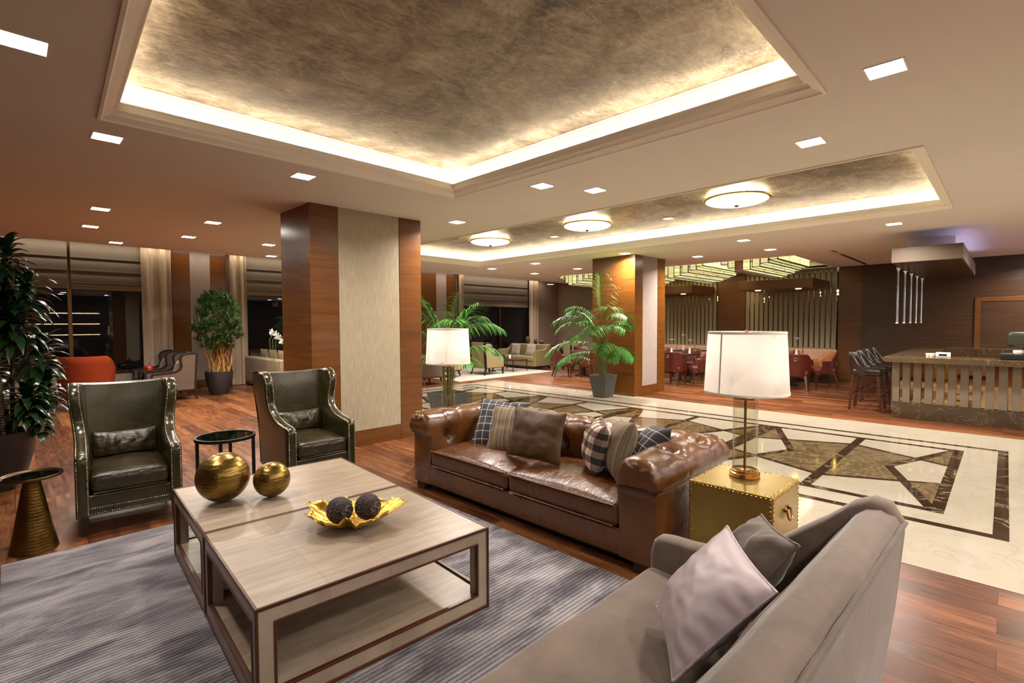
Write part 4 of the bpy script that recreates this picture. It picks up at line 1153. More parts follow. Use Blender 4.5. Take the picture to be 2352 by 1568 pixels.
m = MB(); m.lathe([(.135, 0), (.132, .02), (.112, .12), (.085, .27), (.06, .42), (.046, .5), (.05, .51)], 40); m.build('base', 'cone_bronze', t, smooth=40)
m = MB(); m.lathe([(.001, .505), (.14, .512), (.168, .522), (.172, .532), (.168, .54), (.158, .535), (.152, .53), (.14, .524)], 48, cap0=False, cap1=False); m.build('tray_rim', 'bronze', t, smooth=50)
m = MB(); m.lathe([(.001, .5255), (.154, .529)], 48, cap0=False, cap1=False); m.build('tray', 'black_gloss', t, smooth=180)
# ------------------------------------------------------------------ plants
def strap(m, p, d, L, w, droop, n=5, mi=0, fold=.25, up=Vector((0, 0, 1))):
    p = Vector(p); d = Vector(d).normalized(); side = d.cross(up)
    if side.length < .05: side = Vector((1, 0, 0))
    side.normalize(); vs = []; q = p.copy(); dd = d.copy()
    for k in range(n+1):
        f = k/n; ww = w*math.sin(PI*(.12+.88*f)**.8)*(1 if k < n else 0)+.0008
        nn = side.cross(dd).normalized()
        vs += [q-side*ww+nn*ww*fold, q, q+side*ww+nn*ww*fold]
        q = q+dd*L/n; dd = (dd+Vector((0, 0, -droop/n))).normalized()
    fs = []
    for k in range(n):
        a = 3*k; fs += [(a, a+1, a+4, a+3), (a+1, a+2, a+5, a+4)]
    m.add(vs, fs, mi)

def dracaena():
    t = thing('potted_plant', 'tall dark leafy cane plant in a big dark pot at left edge', 'plant', (-.11, 6.95, 0))
    m = MB(); m.lathe([(.15, 0), (.2, .1), (.265, .35), (.275, .5), (.275, .56), (.262, .565), (.25, .55), (.245, .48)], 40, cap1=False); m.build('pot', 'planter_big', t, smooth=40)
    m = MB(); m.cyl(0, 0, .44, .485, .246, n=32); m.build('soil', 'soil', t)
    rr = random.Random(11)
    heads = [(.05, .02, 2.38, .24), (.17, .05, 2.02, .30), (-.14, .08, 2.15, .30), (.08, -.1, 1.72, .32), (.26, .02, 1.42, .28), (-.2, -.02, 1.65, .32), (.3, .1, 1.05, .24), (.15, -.15, .98, .24), (-.1, .1, 1.25, .30), (.02, .12, 1.9, .28), (.24, -.05, .8, .18), (-.25, -.1, 1.0, .28)]
    for (x, y, z, r) in heads:
        x += .07
        m = MB(); a = rr.uniform(0, 6.28); bx, by = .12*math.cos(a), .12*math.sin(a)
        m.tube([(bx, by, .46), (bx*.9+x*.1, by*.9+y*.1, .46+(z-.46)*.35), (lerp(bx, x, .7), lerp(by, y, .7), .46+(z-.46)*.75), (x, y, z)], [.019, .018, .016, .012], 8); m.build('cane', 'cane_ringed', t, smooth=60)
        m = MB(); N = 46
        for k in range(N):
            f = k/N; a = k*2.4+rr.uniform(-.3, .3); el = lerp(-.15, 1.25, f**1.3)
            d = (math.cos(a)*math.cos(el), math.sin(a)*math.cos(el), math.sin(el)); zz = z-.30*(1-f)
            strap(m, (x+.015*math.cos(a), y+.015*math.sin(a), zz), d, rr.uniform(.7, 1.0)*r*1.05, rr.uniform(.03, .042), rr.uniform(1.2, 2.4), 6)
        m.build('foliage', 'leaf_dark', t, smooth=60)
dracaena()

def frond(m, base, d, L, droop, leaf, mi=0, nl=26, rr=R, wid=.0115, start=.2):
    p = Vector(base); d = Vector(d).normalized(); pts = [p.copy()]; dirs = [d.copy()]; n = 18
    for k in range(n):
        p = p+d*L/n; d = (d+Vector((0, 0, -droop/n*(.3+1.4*k/n)))).normalized(); pts.append(p.copy()); dirs.append(d.copy())
    m.tube(pts, [lerp(.008, .002, k/n) for k in range(n+1)], 5, 1)
    for k in range(nl):
        f = lerp(start, .99, k/(nl-1)); x = f*n; i = min(n-1, int(x)); q = pts[i].lerp(pts[i+1], x-i); t = dirs[i]
        sd = t.cross(Vector((0, 0, 1))); sd = sd.normalized() if sd.length > .1 else Vector((1, 0, 0)); g = (f-start)/(1-start)
        ll = leaf*(.55+.75*math.sin(PI*min(1, .12+g*.86)))*rr.uniform(.9, 1.1)
        for s in (-1, 1):
            dd = (t*(.42+.6*g)+sd*s*1.0+Vector((0, 0, .22))).normalized()
            strap(m, q, dd, ll*1.15, wid*rr.uniform(.8, 1.1), rr.uniform(1.2, 2.2), 5, 0, .3)

def square_pot(t, w0, w1, h):
    m = MB(); a, b = w0/2, w1/2
    def rg(pr):
        vs = []
        for r, z in pr: vs += [(-r, -r, z), (r, -r, z), (r, r, z), (-r, r, z)]
        k = len(pr); m.add(vs, [(i*4+c, i*4+(c+1) % 4, (i+1)*4+(c+1) % 4, (i+1)*4+c) for i in range(k-1) for c in range(4)]+[(3, 2, 1, 0)])
    rg([(a, 0), (b, h), (b-.02, h), (b-.03, h-.06)]); m.build('pot', 'planter_grey', t, bevel=.004)
    m = MB(); m.box(-b+.028, b-.028, -b+.028, b-.028, h-.08, h-.05); m.build('soil', 'soil', t)

def palm(lab, loc, w0, w1, h, seeds, fr, nst=9, mat='leaf_light'):
    t = thing('potted_palm', lab, 'plant', loc, 0, 'palms in dark square pots'); square_pot(t, w0, w1, h); rr = random.Random(seeds)
    for (a, el, L, dr, bh, leaf) in fr:
        m = MB(); b = (.07*math.cos(a), .07*math.sin(a), h-.06)
        el = math.radians(el); mid = Vector((b[0]*1.6, b[1]*1.6, bh))
        m.tube([b, (b[0]*1.2, b[1]*1.2, lerp(b[2], bh, .5)), mid], [.012, .010, .009], 6, 1)
        frond(m, mid, (math.cos(a)*math.cos(el), math.sin(a)*math.cos(el), math.sin(el)), L, dr, leaf, rr=rr, nl=19)
        m.build('frond', [mat, 'stem_green'], t, smooth=60)
    m = MB()
    for k in range(nst):
        a = k*2.4; r = rr.uniform(.02, .08); m.tube([(r*math.cos(a), r*math.sin(a), h-.06), (r*1.3*math.cos(a), r*1.3*math.sin(a), h+.18), (r*1.9*math.cos(a), r*1.9*math.sin(a), h+rr.uniform(.3, .5))], [.014, .011, .006], 6)
    m.build('stems', 'trunk_palm', t, smooth=60)
# directions: the view runs along (+x,+y); picture-right is (+x,-y)
dg = math.radians
palm('palm in dark square pot between small lamp and the marble floor edge', (5.62, 7.22, .004), .44, .56, .34, 3,
     [(dg(-45), 42, .95, 1.5, 1.25, .34), (dg(-20), 50, .95, 1.7, 1.2, .34), (dg(-70), 62, .8, .9, 1.3, .36), (dg(-48), 30, .9, 1.5, 1.0, .34), (dg(135), 60, .95, 1.2, 1.3, .34), (dg(110), 45, .95, 1.6, 1.1, .34),
      (dg(160), 70, .9, .9, 1.3, .36), (dg(60), 60, .9, 1.4, 1.25, .32), (dg(-120), 55, .9, 1.6, 1.2, .32), (dg(20), 75, .9, .8, 1.3, .34), (dg(-95), 35, .75, 1.5, .8, .28), (dg(140), 20, .8, 1.4, .9, .3), (dg(-30), 60, .75, 1.8, 1.3, .34)])
palm('feathery palm in tapered dark square pot beside the far pillar', (9.0, 6.16, .004), .30, .44, .47, 5,
     [(dg(190), 84, .85, .25, 1.75, .34), (dg(135), 38, 1.0, 1.5, 1.45, .32), (dg(120), 15, 1.15, 1.3, 1.1, .34), (dg(-88), 30, .6, 1.6, 1.5, .26), (dg(-100), 48, .65, 2.0, 1.55, .28), (dg(150), 55, .9, 1.8, 1.5, .3), (dg(200), 40, .8, 1.8, 1.3, .3),
      (dg(-110), 45, .75, 1.9, 1.3, .3), (dg(-95), 20, .75, 1.7, 1.0, .28), (dg(140), 5, .9, 1.0, .95, .28), (dg(-92), 35, .6, 1.3, .75, .24), (dg(130), 30, .9, 1.9, .7, .28), (dg(-150), 50, .7, 1.9, .9, .28), (dg(170), 60, .8, 1.6, 1.15, .3), (dg(115), 62, .8, 1.7, 1.35, .3), (dg(-135), 62, .7, 1.8, 1.5, .28), (dg(160), 25, .75, 1.4, 1.25, .28), (dg(225), 15, .6, 1.6, 1.1, .28), (dg(-115), 30, .6, 1.6, .85, .26), (dg(125), 48, 1.0, 2.1, 1.25, .3)], 12, 'leaf_light')

def bushy():
    t = thing('potted_plant', 'bushy narrow leaved plant with a straw coloured base in dark round pot', 'plant', (3.36, 12.75, 0)); rr = random.Random(4)
    m = MB(); m.lathe([(.17, 0), (.2, .06), (.27, .34), (.285, .53), (.27, .535), (.255, .5)], 36, cap1=False); m.build('pot', 'planter_dark', t, smooth=40)
    m = MB(); m.cyl(0, 0, .44, .47, .258, n=28); m.build('soil', 'soil', t)
    m = MB()
    for k in range(46):
        a = rr.uniform(0, 6.28); r0 = rr.uniform(.02, .17); z1 = rr.uniform(.9, 1.35); tw = rr.uniform(-1.4, 1.4); pts = []
        for i in range(8):
            f = i/7; aa = a+tw*f; r = r0*(1+.9*f)+.03*math.sin(6*f+k); pts.append((r*math.cos(aa), r*math.sin(aa), lerp(.44, z1, f)))
        m.tube(pts, [lerp(.022, .008, i/7) for i in range(8)], 5)
    m.build('trunk', 'straw', t, smooth=60)
    m = MB()
    for k in range(330):
        z = rr.uniform(.95, 2.2); rad = .5*math.sin(PI*min(1, max(.12, (z-.72)/1.62)))**.6; a = rr.uniform(0, 6.28); r = rad*math.sqrt(rr.uniform(.25, 1))
        c = Vector((r*math.cos(a), r*math.sin(a), z+.05))
        if z < 1.15 and rr.random() < .4: continue
        for j in range(15):
            b = j*2.4+rr.uniform(-.4, .4); el = rr.uniform(-.35, 1.3)
            d = Vector((math.cos(b)*math.cos(el), math.sin(b)*math.cos(el), math.sin(el)))+Vector((math.cos(a), math.sin(a), .2))*.5
            strap(m, c+d*.02, d, rr.uniform(.11, .19), rr.uniform(.010, .014), rr.uniform(.2, .9), 2, 0, .1)
    m.build('foliage', 'leaf_mid', t, smooth=60)
bushy()
# white orchid by the window behind the bushy plant
t = thing('orchid', 'white orchid blooms beside the bushy plant, in front of dark window', 'plant', (4.12, 11.55, 0)); rr = random.Random(2)
m = MB(); m.lathe([(.08, .0), (.09, .5), (.075, .55)], 20); m.build('pot', 'planter_dark', t, smooth=40)
m = MB()
for k in range(3):
    m.tube([(0, 0, .5), (-.03+.04*k, .02, .9), (-.06+.07*k, .03, 1.25), (.02+.09*k, -.03, 1.42-.05*k)], .006, 6)
m.build('stem', 'stem_green', t, smooth=60)
m = MB()
for k in range(9):
    c = Vector((-.02+.045*k*.7+rr.uniform(-.03, .03), rr.uniform(-.06, .06), 1.44-.03*k+rr.uniform(-.05, .05)))
    for j in range(5):
        a = 2*PI*j/5; d = Vector((math.cos(a)*.7, -.35, math.sin(a))); strap(m, c, d, .075, .035, .2, 3, 0, .1)
m.build('blossom', 'petal', t, smooth=60)

# ------------------------------------------------------------------ framed wing chairs, sofas of the lounge behind
def ribbon(m, path, xc, w, tk):
    n = len(path); pts = []
    for i, (y, z) in enumerate(path):
        a = path[max(i-1, 0)]; b = path[min(i+1, n-1)]; ty, tz = b[0]-a[0], b[1]-a[1]; l = math.hypot(ty, tz); pts.append((y, z, -tz/l, ty/l))
    vs = []
    for y, z, ny, nz in pts:
        for dx, k in ((-w/2, -tk/2), (w/2, -tk/2), (w/2, tk/2), (-w/2, tk/2)): vs.append((xc+dx, y+ny*k, z+nz*k))
    m.add(vs, [(i*4+c, i*4+(c+1) % 4, (i+1)*4+(c+1) % 4, (i+1)*4+c) for i in range(n-1) for c in range(4)]+[(3, 2, 1, 0), ((n-1)*4, (n-1)*4+1, (n-1)*4+2, (n-1)*4+3)])
def framed_chair(lab, loc, rz, group, fab='taupe_linen'):
    t = thing('wood_framed_armchair', lab, 'armchair', loc, rz, group)
    hw, th = .35, .06
    pr = [(-.40, .30), (-.40, .56), (-.385, .575), (-.1, .59), (.02, .605), (.09, .65), (.12, .73), (.105, .82), (.10, .88), (.13, .94), (.20, .975), (.30, .985), (.385, .975)]
    full = pr+[(.40, .95), (.37, .6), (.33, .22), (-.40, .22)]
    for s in (-1, 1):
        m = MB(); m.prism(full, s*(hw-th), s*hw, lambda a, b, d: (d, a, b)); sd = m.build('side_panel', fab, t)
        m = MB()
        ribbon(m, pr, s*(hw-th/2), th+.014, .036)
        m.bar((s*(hw-th/2), -.40, .22), (s*(hw-th/2), -.40, .575), th+.012, .04)
        m.bar((s*(hw-th/2), .40, .98), (s*(hw-th/2), .35, .2), th+.012, .04)
        m.build('wood_frame', 'black_wood', sd, bevel=.006)
    m = MB(); m.grid(lambda u, v: (lerp(-hw+th, hw-th, u), lerp(.24, .33, v)-.03*math.sin(PI*v), lerp(.36, .98, v)), 8, 10)
    m.grid(lambda u, v: (lerp(-hw+.01, hw-.01, u), lerp(.36, .405, v), lerp(.2, .975, v)), 4, 6); m.grid(lambda u, v: (lerp(-hw+th, hw-th, u), lerp(.33, .405, v), .98+.012*math.sin(PI*v)), 6, 5)
    m.build('backrest', fab, t, smooth=60)
    m = MB(); m.soft(-hw+th+.003, hw-th-.003, -.41, .25, .28, .44, .04, 8, .03); m.build('seat_cushion', fab, t, smooth=180)
    m = MB(); m.box(-hw+.01, hw-.01, -.38, .33, .2, .28); m.build('seat_rail', 'black_wood', t, bevel=.004)
    for s in (-1, 1):
        for y in (-.37, .34):
            m = MB(); m.bar((s*(hw-.035), y, .21), (s*(hw-.035), y+(.05 if y > 0 else 0), 0), .055, w2=.034); m.build('leg', 'black_wood', t)
    return t
FC = framed_chair('dark framed wing armchair by the window pier, nearer of the two', (2.42, 12.62, 0), -PI/2, 'dark framed armchairs with curved wings')
dup(FC, 'dark framed wing armchair by the curtain, behind its twin', (2.38, 13.8, 0), -PI/2)
FW = framed_chair('wing armchair with dark frame seen from behind, in front of the far sofa', (10.52, 11.52, .013), PI/2, 'dark framed armchairs with curved wings', 'olive_fabric')
def lean_cushion(lab, x, y, z, rz, mat, w=.4, hgt=.38, group=None, seed=0, tilt=.22):
    c, s = math.cos(rz), math.sin(rz)
    def P(a, b, zz): return (x+a*c-b*s, y+a*s+b*c, z+zz)
    tl = tilt*hgt
    return pillow('scatter_cushion', mat, [P(-w/2, 0, 0), P(w/2, 0, 0), P(w/2, tl, hgt), P(-w/2, tl, hgt)], .13, lab, group=group, n=14, seed=seed)
lean_cushion('grey cushion on the nearer dark framed armchair by the window', 2.50, 12.62, .46, -PI/2, 'velvet_grey', .42, .36, 'grey cushions on framed armchairs', 3)
lean_cushion('grey cushion on the further dark framed armchair by the window', 2.46, 13.8, .46, -PI/2, 'velvet_grey', .42, .36, 'grey cushions on framed armchairs', 4)
t = thing('round_side_table', 'dark round side table with gold top between the framed armchairs', 'side table', (2.18, 13.21, 0))
m = MB(); m.lathe([(.001, .535), (.225, .535), (.225, .575), (.215, .575), (.001, .575)], 32, cap0=False, cap1=False); m.build('tabletop', 'black_wood', t, smooth=40)
m = MB(); m.lathe([(.001, .576), (.214, .577)], 32, cap0=False, cap1=False); m.build('gold_top', 'gold_inner', t)
m = MB(); m.cyl(0, 0, .02, .54, .03); m.lathe([(.001, .02), (.16, .02), (.16, 0), (.001, 0)], 24, cap0=False, cap1=False); m.build('pedestal', 'black_wood', t, smooth=40)
t = thing('glass_apple', 'red glass apple with gold stem on the round side table', 'ornament', (2.12, 13.18, .578))
m = MB(); m.lathe([(.001, .015), (.03, .0), (.06, .012), (.085, .05), (.09, .085), (.075, .125), (.045, .142), (.015, .135), (.001, .125)], 24, cap0=False, cap1=False); m.build('body', 'red_glass', t, smooth=180)
m = MB(); m.tube([(0, 0, .125), (.005, 0, .16), (.02, 0, .195)], [.008, .007, .009], 8); m.build('stem', 'brass_bright', t, smooth=60)
t = thing('green_goblet', 'small pale green glass on the window sill', 'glass', (1.45, 14.3, .55))
m = MB(); m.lathe([(.04, 0), (.01, .02), (.01, .06), (.05, .1), (.03, .2)], 14); m.build('bowl', 'green_goblet', t, smooth=60)

def tub_chair(lab, loc, rz):
    t = thing('tub_chair', lab, 'armchair', loc, rz)
    m = MB(); Rr = .40
    def sh(off):
        def g(u, v):
            a = lerp(-2.15, 2.15, u); r = Rr-off; top = .99-.28*smooth01((abs(a)-1.1)/.9)
            z = lerp(.2, top, v); k = 1+.10*v
            return (r*k*math.sin(a), r*k*math.cos(a), z)
        return g
    o = sh(0); i = sh(.075)
    m.grid(o, 40, 8); m.grid(i, 40, 8); m.grid(lambda u, v: tuple(Vector(o(u, 1)).lerp(Vector(i(u, 1)), v)+Vector((0, 0, .02*math.sin(PI*v)))), 40, 5)
    for u in (0, 1): m.grid(lambda a, b, u=u: tuple(Vector(o(u, a)).lerp(Vector(i(u, a)), b)), 6, 3)
    m.build('shell', 'orange_velvet', t, smooth=60)
    m = MB(); m.lathe([(.001, .2), (.34, .2), (.35, .24), (.35, .4), (.32, .44), (.001, .45)], 32, cap0=False, cap1=False); m.build('seat', 'red_velvet_dark', t, smooth=60)
    for k in range(4):
        a = PI/4+k*PI/2; m = MB(); m.cyl(.28*math.cos(a), .28*math.sin(a), 0, .21, .02, .028, 10); m.build('leg', 'black_wood', t, smooth=40)
tub_chair('orange velvet tub chair with curved back, behind the dark leafy plant', (1.02, 12.4, 0), 2.75)

def lounge_sofa(lab, loc, rz, L, fab, back_h, arm_h, fab2=None, nc=2):
    t = thing('lounge_sofa', lab, 'sofa', loc, rz); h = L/2
    m = MB(); m.soft(-h+.08, h-.08, -.40, .3, .26, .42, .04, 12, .02); 
    m = MB()
    for k in range(nc):
        m = MB(); a = -h+.1+(L-.2)*k/nc; m.soft(a+.004, a+(L-.2)/nc-.004, -.42, .26, .27, .43, .04, 8, .02); m.build('seat_cushion', fab2 or fab, t, smooth=180)
    m = MB(); m.soft(-h+.05, h-.05, .2, .42, .1, back_h, .05, 12); m.build('backrest', fab, t, smooth=60)
    for s in (-1, 1):
        m = MB(); a, b = sorted((s*h, s*(h-.1)))
        pr = [(-.42, .1), (-.42, arm_h-.03), (-.39, arm_h), (.05, arm_h), (.16, arm_h+.04), (.25, back_h-.03), (.32, back_h), (.42, back_h), (.42, .1)]
        m.prism(pr, a, b, lambda p, q, d: (d, p, q)); m.build('arm', fab, t, bevel=.02)
    m = MB(); m.box(-h+.09, h-.09, -.39, .4, .1, .28); m.build('base', fab, t, bevel=.01)
    m = MB(); m.box(-h+.03, h-.03, -.38, .39, .05, .11); m.build('plinth', 'black_wood', t)
    for s in (-1, 1):
        for y in (-.37, .38):
            m = MB(); m.box(*sorted((s*(h-.02), s*(h-.08))), y-.03, y+.03, 0, .06); m.build('foot', 'black_wood', t)
    return t
lounge_sofa('beige sofa seen from behind, by the window left of big pillar', (4.78, 13.0, 0), PI/2, 2.4, 'beige_linen', .76, .6)
for k, (y, lab) in enumerate(((13.75, 'loose beige cushion on the sofa by the window, leftmost of its three'), (13.15, 'loose beige cushion on the sofa by the window, middle of its three'), (12.55, 'loose beige cushion on sofa by the window, nearest the big pillar'))):
    lean_cushion(lab, 4.74, y, .46, PI/2, 'beige_linen', .52, .50, 'loose beige cushions on the window sofa', k, .12)
lounge_sofa('olive beige two seat sofa with two patterned cushions, far lounge', (13.0, 12.3, 0), -PI/2, 1.86, 'olive_fabric', .84, .66)
lean_cushion('grey and white lattice cushion at left on the far olive sofa', 12.98, 12.72, .44, -PI/2, 'lattice', .46, .4, 'lattice patterned cushions', 1)
lean_cushion('grey and white lattice cushion at right on the far olive sofa', 12.98, 11.98, .44, -PI/2, 'lattice', .46, .4, 'lattice patterned cushions', 2)
m = MB(); m.box(-1.99, 1.99, -1.45, 1.45, .001, .012); tag(m.build('area_rug', 'rug_light', loc=(10.59, 12.0, 0)), 'pale rug under the far sofa and wing armchair', 'rug')
t = thing('low_table', 'low dark metal table in front of the far olive sofa', 'table', (11.72, 11.72, .013))
m = MB(); m.box(-.34, .34, -.5, .5, .36, .385); m.build('tabletop', 'espresso_wood', t)
for sx in (-1, 1):
    for sy in (-1, 1): m = MB(); m.box(sx*.32-.011, sx*.32+.011, sy*.47-.011, sy*.47+.011, 0, .36); m.build('leg', 'bronze', t)
for k, (x, y, z, r, hh, lab) in enumerate(((11.19, 12.0, .5, .052, .14, 'taller candle in a glass hurricane on dark stand beside the wing armchair'), (11.5, 11.50, .399, .035, .08, 'short white candle on the low dark metal table'))):
    t = thing('candle_holder', lab, 'candle', (x, y, .0 if k == 0 else z), 0, 'candles in the far lounge')
    m = MB()
    if k == 0: m.lathe([(.12, .013), (.12, .03), (.015, .05), (.015, .33), (.04, .36), (.05, .41), (.02, .45), (.06, .48), (.06, .5)], 18)
    else: m.lathe([(.04, 0), (.008, .01), (.008, .03), (.04, .045)], 16)
    m.build('stand', 'black_wood', t, smooth=50)
    z0 = .5 if k == 0 else .045
    m = MB(); m.cyl(0, 0, z0, z0+hh*1.5, r, n=18); m.build('candle', 'candle' if k == 0 else 'white', t, smooth=50)
    if k == 0: m = MB(); m.lathe([(.062, z0), (.066, z0+.36)], 20, cap0=False, cap1=False); m.build('hurricane', 'glass_clear', t, smooth=180)
# console with vases behind the far sofa
t = thing('console_table', 'long console table behind the far olive sofa', 'table', (14.6, 13.0, 0))
m = MB(); m.box(-.2, .2, -1.2, 1.2, .72, .76); m.build('tabletop', 'espresso_wood', t)
for sy in (-1, 1): m = MB(); m.box(-.18, .18, sy*1.15-.03, sy*1.15+.03, 0, .72); m.build('leg', 'espresso_wood', t)
for (y, r, hh, lab) in ((13.6, .11, .3, 'taller smoked glass vase on the console behind the far sofa'), (12.85, .1, .16, 'shorter smoked glass vase on the console behind the far sofa'), (13.15, .08, .2, 'middle smoked glass vase on the console behind the far sofa')):
    m = MB(); m.lathe([(r*.6, 0), (r, hh*.4), (r*.8, hh*.8), (r*.55, hh)], 20); o = m.build('vase', 'smoked_vase', smooth=60, loc=(14.6, y, .76)); tag(o, lab, 'vase', 'smoked vases on the console')
# beige tub pieces left of the small lamp
def small_tub(lab, loc, rz, fab):
    t = thing('low_back_armchair', lab, 'armchair', loc, rz)
    m = MB()
    def o(u, v): a = lerp(-2.0, 2.0, u); return ((.42+.03*v)*math.sin(a), (.42+.03*v)*math.cos(a), lerp(.22, .78-.12*smooth01((abs(a)-1)/1), v))
    def i(u, v): p = o(u, v); return (p[0]*.83, p[1]*.83, p[2])
    m.grid(o, 32, 5); m.grid(i, 32, 5); m.grid(lambda u, v: tuple(Vector(o(u, 1)).lerp(Vector(i(u, 1)), v)+Vector((0, 0, .02*math.sin(PI*v)))), 32, 4)
    for u in (0, 1): m.grid(lambda a, b, u=u: tuple(Vector(o(u, a)).lerp(Vector(i(u, a)), b)), 5, 3)
    m.build('shell', fab, t, smooth=60)
    m = MB(); m.lathe([(.001, .22), (.36, .22), (.36, .4), (.33, .43), (.001, .44)], 28, cap0=False, cap1=False); m.build('seat', fab, t, smooth=60)
    m = MB(); m.lathe([(.38, .19), (.43, .19), (.43, .225), (.38, .225), (.38, .19)], 28, cap0=False, cap1=False); m.build('base_ring', 'chair_wood', t, smooth=40)
    for k in range(4): a = PI/4+k*PI/2; m = MB(); m.bar((.34*math.cos(a), .34*math.sin(a), .2), (.42*math.cos(a), .42*math.sin(a), 0), .05, w2=.035); m.build('leg', 'chair_wood', t)
small_tub('brown beige round back armchair on a wood base, behind the left palm', (7.75, 10.85, 0), PI, 'taupe_linen')
small_tub('pale olive armchair half hidden behind the small lamp', (9.15, 11.75, .013), PI*.7, 'olive_fabric')
m = MB(); m.box(-.01, .01, -.45, .45, -.2, .2); o = m.build('painting', 'painting_pink', loc=(17.58, 12.85, 1.93)); tag(o, 'framed pinkish abstract painting on the far wall behind the palm', 'painting')
m = MB()
for a, b, c, d in ((-.47, .47, .2, .22), (-.47, .47, -.22, -.2), (-.47, -.45, -.2, .2), (.45, .47, -.2, .2)): m.box(-.015, .012, a, b, c, d)
m.build('frame', 'bronze', o)

# ------------------------------------------------------------------ dining chairs and tables
def dining_chair(lab, loc, rz, inner='red_leather'):
    t = thing('dining_chair', lab, 'chair', loc, rz, 'red leather dining chairs')
    m = MB()
    def top(a): return .84-.20*smooth01((abs(a)-.75)/.75)
    def o(u, v):
        a = lerp(-1.95, 1.95, u); k = .255+.045*v+.03*v*max(0, math.cos(a)); z = lerp(.34, top(a), v); return (k*1.02*math.sin(a), k*math.cos(a)*1.05-.01, z)
    def i(u, v): p = o(u, v); return (p[0]*.86, p[1]*.86, p[2])
    m.grid(o, 30, 7, 0); m.grid(i, 30, 7, 1); m.grid(lambda u, v: tuple(Vector(o(u, 1)).lerp(Vector(i(u, 1)), v)+Vector((0, 0, .012*math.sin(PI*v)))), 30, 4, 0)
    for u in (0, 1): m.grid(lambda a, b, u=u: tuple(Vector(o(u, a)).lerp(Vector(i(u, a)), b)), 5, 3, 0)
    m.build('shell', ['red_leather_dark', inner], t, smooth=60)
    m = MB(); m.soft(-.235, .235, -.26, .2, .34, .47, .04, 6, .02); m.build('seat', 'red_leather', t, smooth=180)
    m = MB(); m.box(-.22, .22, -.23, .2, .30, .345); m.build('seat_rail', 'chair_wood', t, bevel=.006)
    for s in (-1, 1):
        for y in (-.2, .19):
            m = MB(); m.bar((s*.19, y, .32), (s*(.20 if y < 0 else .235), y*(1.05 if y < 0 else 1.5), 0), .046, w2=.026); m.build('leg', 'chair_wood', t)
    m = MB(); pts = [(.032*math.cos(2*PI*k/16), .345+.008, .735+.032*math.sin(2*PI*k/16)) for k in range(17)]; m.tube(pts, .006, 6, caps=False); m.build('ring_pull', 'chrome', t, smooth=180)
    return t
def dining_table(lab, loc, r=.38, sq=True):
    t = thing('dining_table', lab, 'table', loc, 0, 'dark dining tables')
    m = MB()
    if sq: m.box(-r, r, -r, r, .715, .75)
    else: m.cyl(0, 0, .715, .75, r, n=32)
    m.build('tabletop', 'espresso_wood', t, bevel=.005)
    m = MB(); m.cyl(0, 0, .02, .716, .045, n=16); m.build('pedestal', 'black_wood', t, smooth=40)
    m = MB(); m.cyl(0, 0, .0, .022, .27, n=32); m.lathe([(.27, .0), (.275, .012), (.27, .024)], 32, cap0=False, cap1=False); m.build('foot_plate', 'dark_metal', t, smooth=40)
    return t
D1 = dining_chair('red dining chair with its back to us at the right edge of the far pillar', (12.02, 6.05, 0), PI/2)
def dc(lab, x, y, rz): dup(D1, lab, (x, y, 0), rz)
dc('red dining chair seen from the side, left of the big lampshade', 12.62, 5.62, -PI*.8)
dc('red dining chair behind the table by the far pillar, under the banquette', 13.45, 7.2, -PI*.6)
dc('red dining chair facing us across the table by the far pillar', 13.55, 6.35, -PI/2)
dc('red dining chair just left of the big lampshade edge, further back', 13.72, 5.45, PI*.8)
dining_table('dark dining table with vases near the far pillar', (12.85, 6.3, 0)); dining_table('dark dining table in front of the left banquette', (14.55, 6.85, 0))
dc('red dining chair seen from behind, right of the big lampshade', 13.0, 3.47, PI*.55)
dining_chair('red dining chair in front of right banquette, seen from inside with tan lining', (14.05, 3.2, 0), -PI*.8, 'tan_leather')
dc('red dining chair partly hidden by the right edge of big lampshade', 12.75, 4.05, PI*.35)
dc('dark red dining chair behind the table right of the big lampshade', 14.5, 4.12, -PI*.5)
dining_table('dark dining table right of the big lampshade', (13.75, 3.92, 0)); dining_table('dark dining table in front of the right banquette', (14.42, 4.95, 0))
dc('red dining chair in side view left of the far palm pot', 11.48, 9.28, PI*.27); dc('red dining chair behind the feathery palm fronds', 11.85, 8.52, PI*.92)
dc('red dining chair behind the feathery palm, across its table', 12.75, 9.5, -PI*.15)
dining_table('dark round dining table behind the feathery palm', (12.2, 9.05, 0), .4, False)
framed = dup(FW, 'olive armchair behind the red chair left of the far palm', (13.4, 10.2, 0), PI*.35, 'dark framed armchairs with curved wings')
def vase(lab, loc, h=.34, kind=0):
    t = thing('flower_vase', lab, 'vase', loc, 0, 'single stem vases on dining tables')
    m = MB(); m.lathe([(.03, 0), (.034, .03), (.02, .12), (.018, .16)], 14, cap1=False); m.build('glass', 'white', t, smooth=60)
    m = MB(); m.tube([(0, 0, .1), (.005, .005, h*.7), (.012, .0, h)], .004, 5); m.build('stem', 'stem_green', t)
    m = MB()
    for k in range(6): a = k*PI/3; strap(m, (.012, 0, h), (math.cos(a)*.8, math.sin(a)*.8, .6), .10, .05, .4, 3, 0, .3)
    m.build('blossom', 'petal', t, smooth=60)
vase('white flower vase on the nearest table by the far pillar', (12.6, 6.42, .75)); vase('white flower vase on the table left of the big lampshade, taller', (14.4, 6.95, .75), .42); vase('white flower vase at the right of the table near far pillar', (13.05, 6.12, .75), .32)
vase('white flower vase on the table right of the big lampshade', (13.85, 3.72, .75), .4)

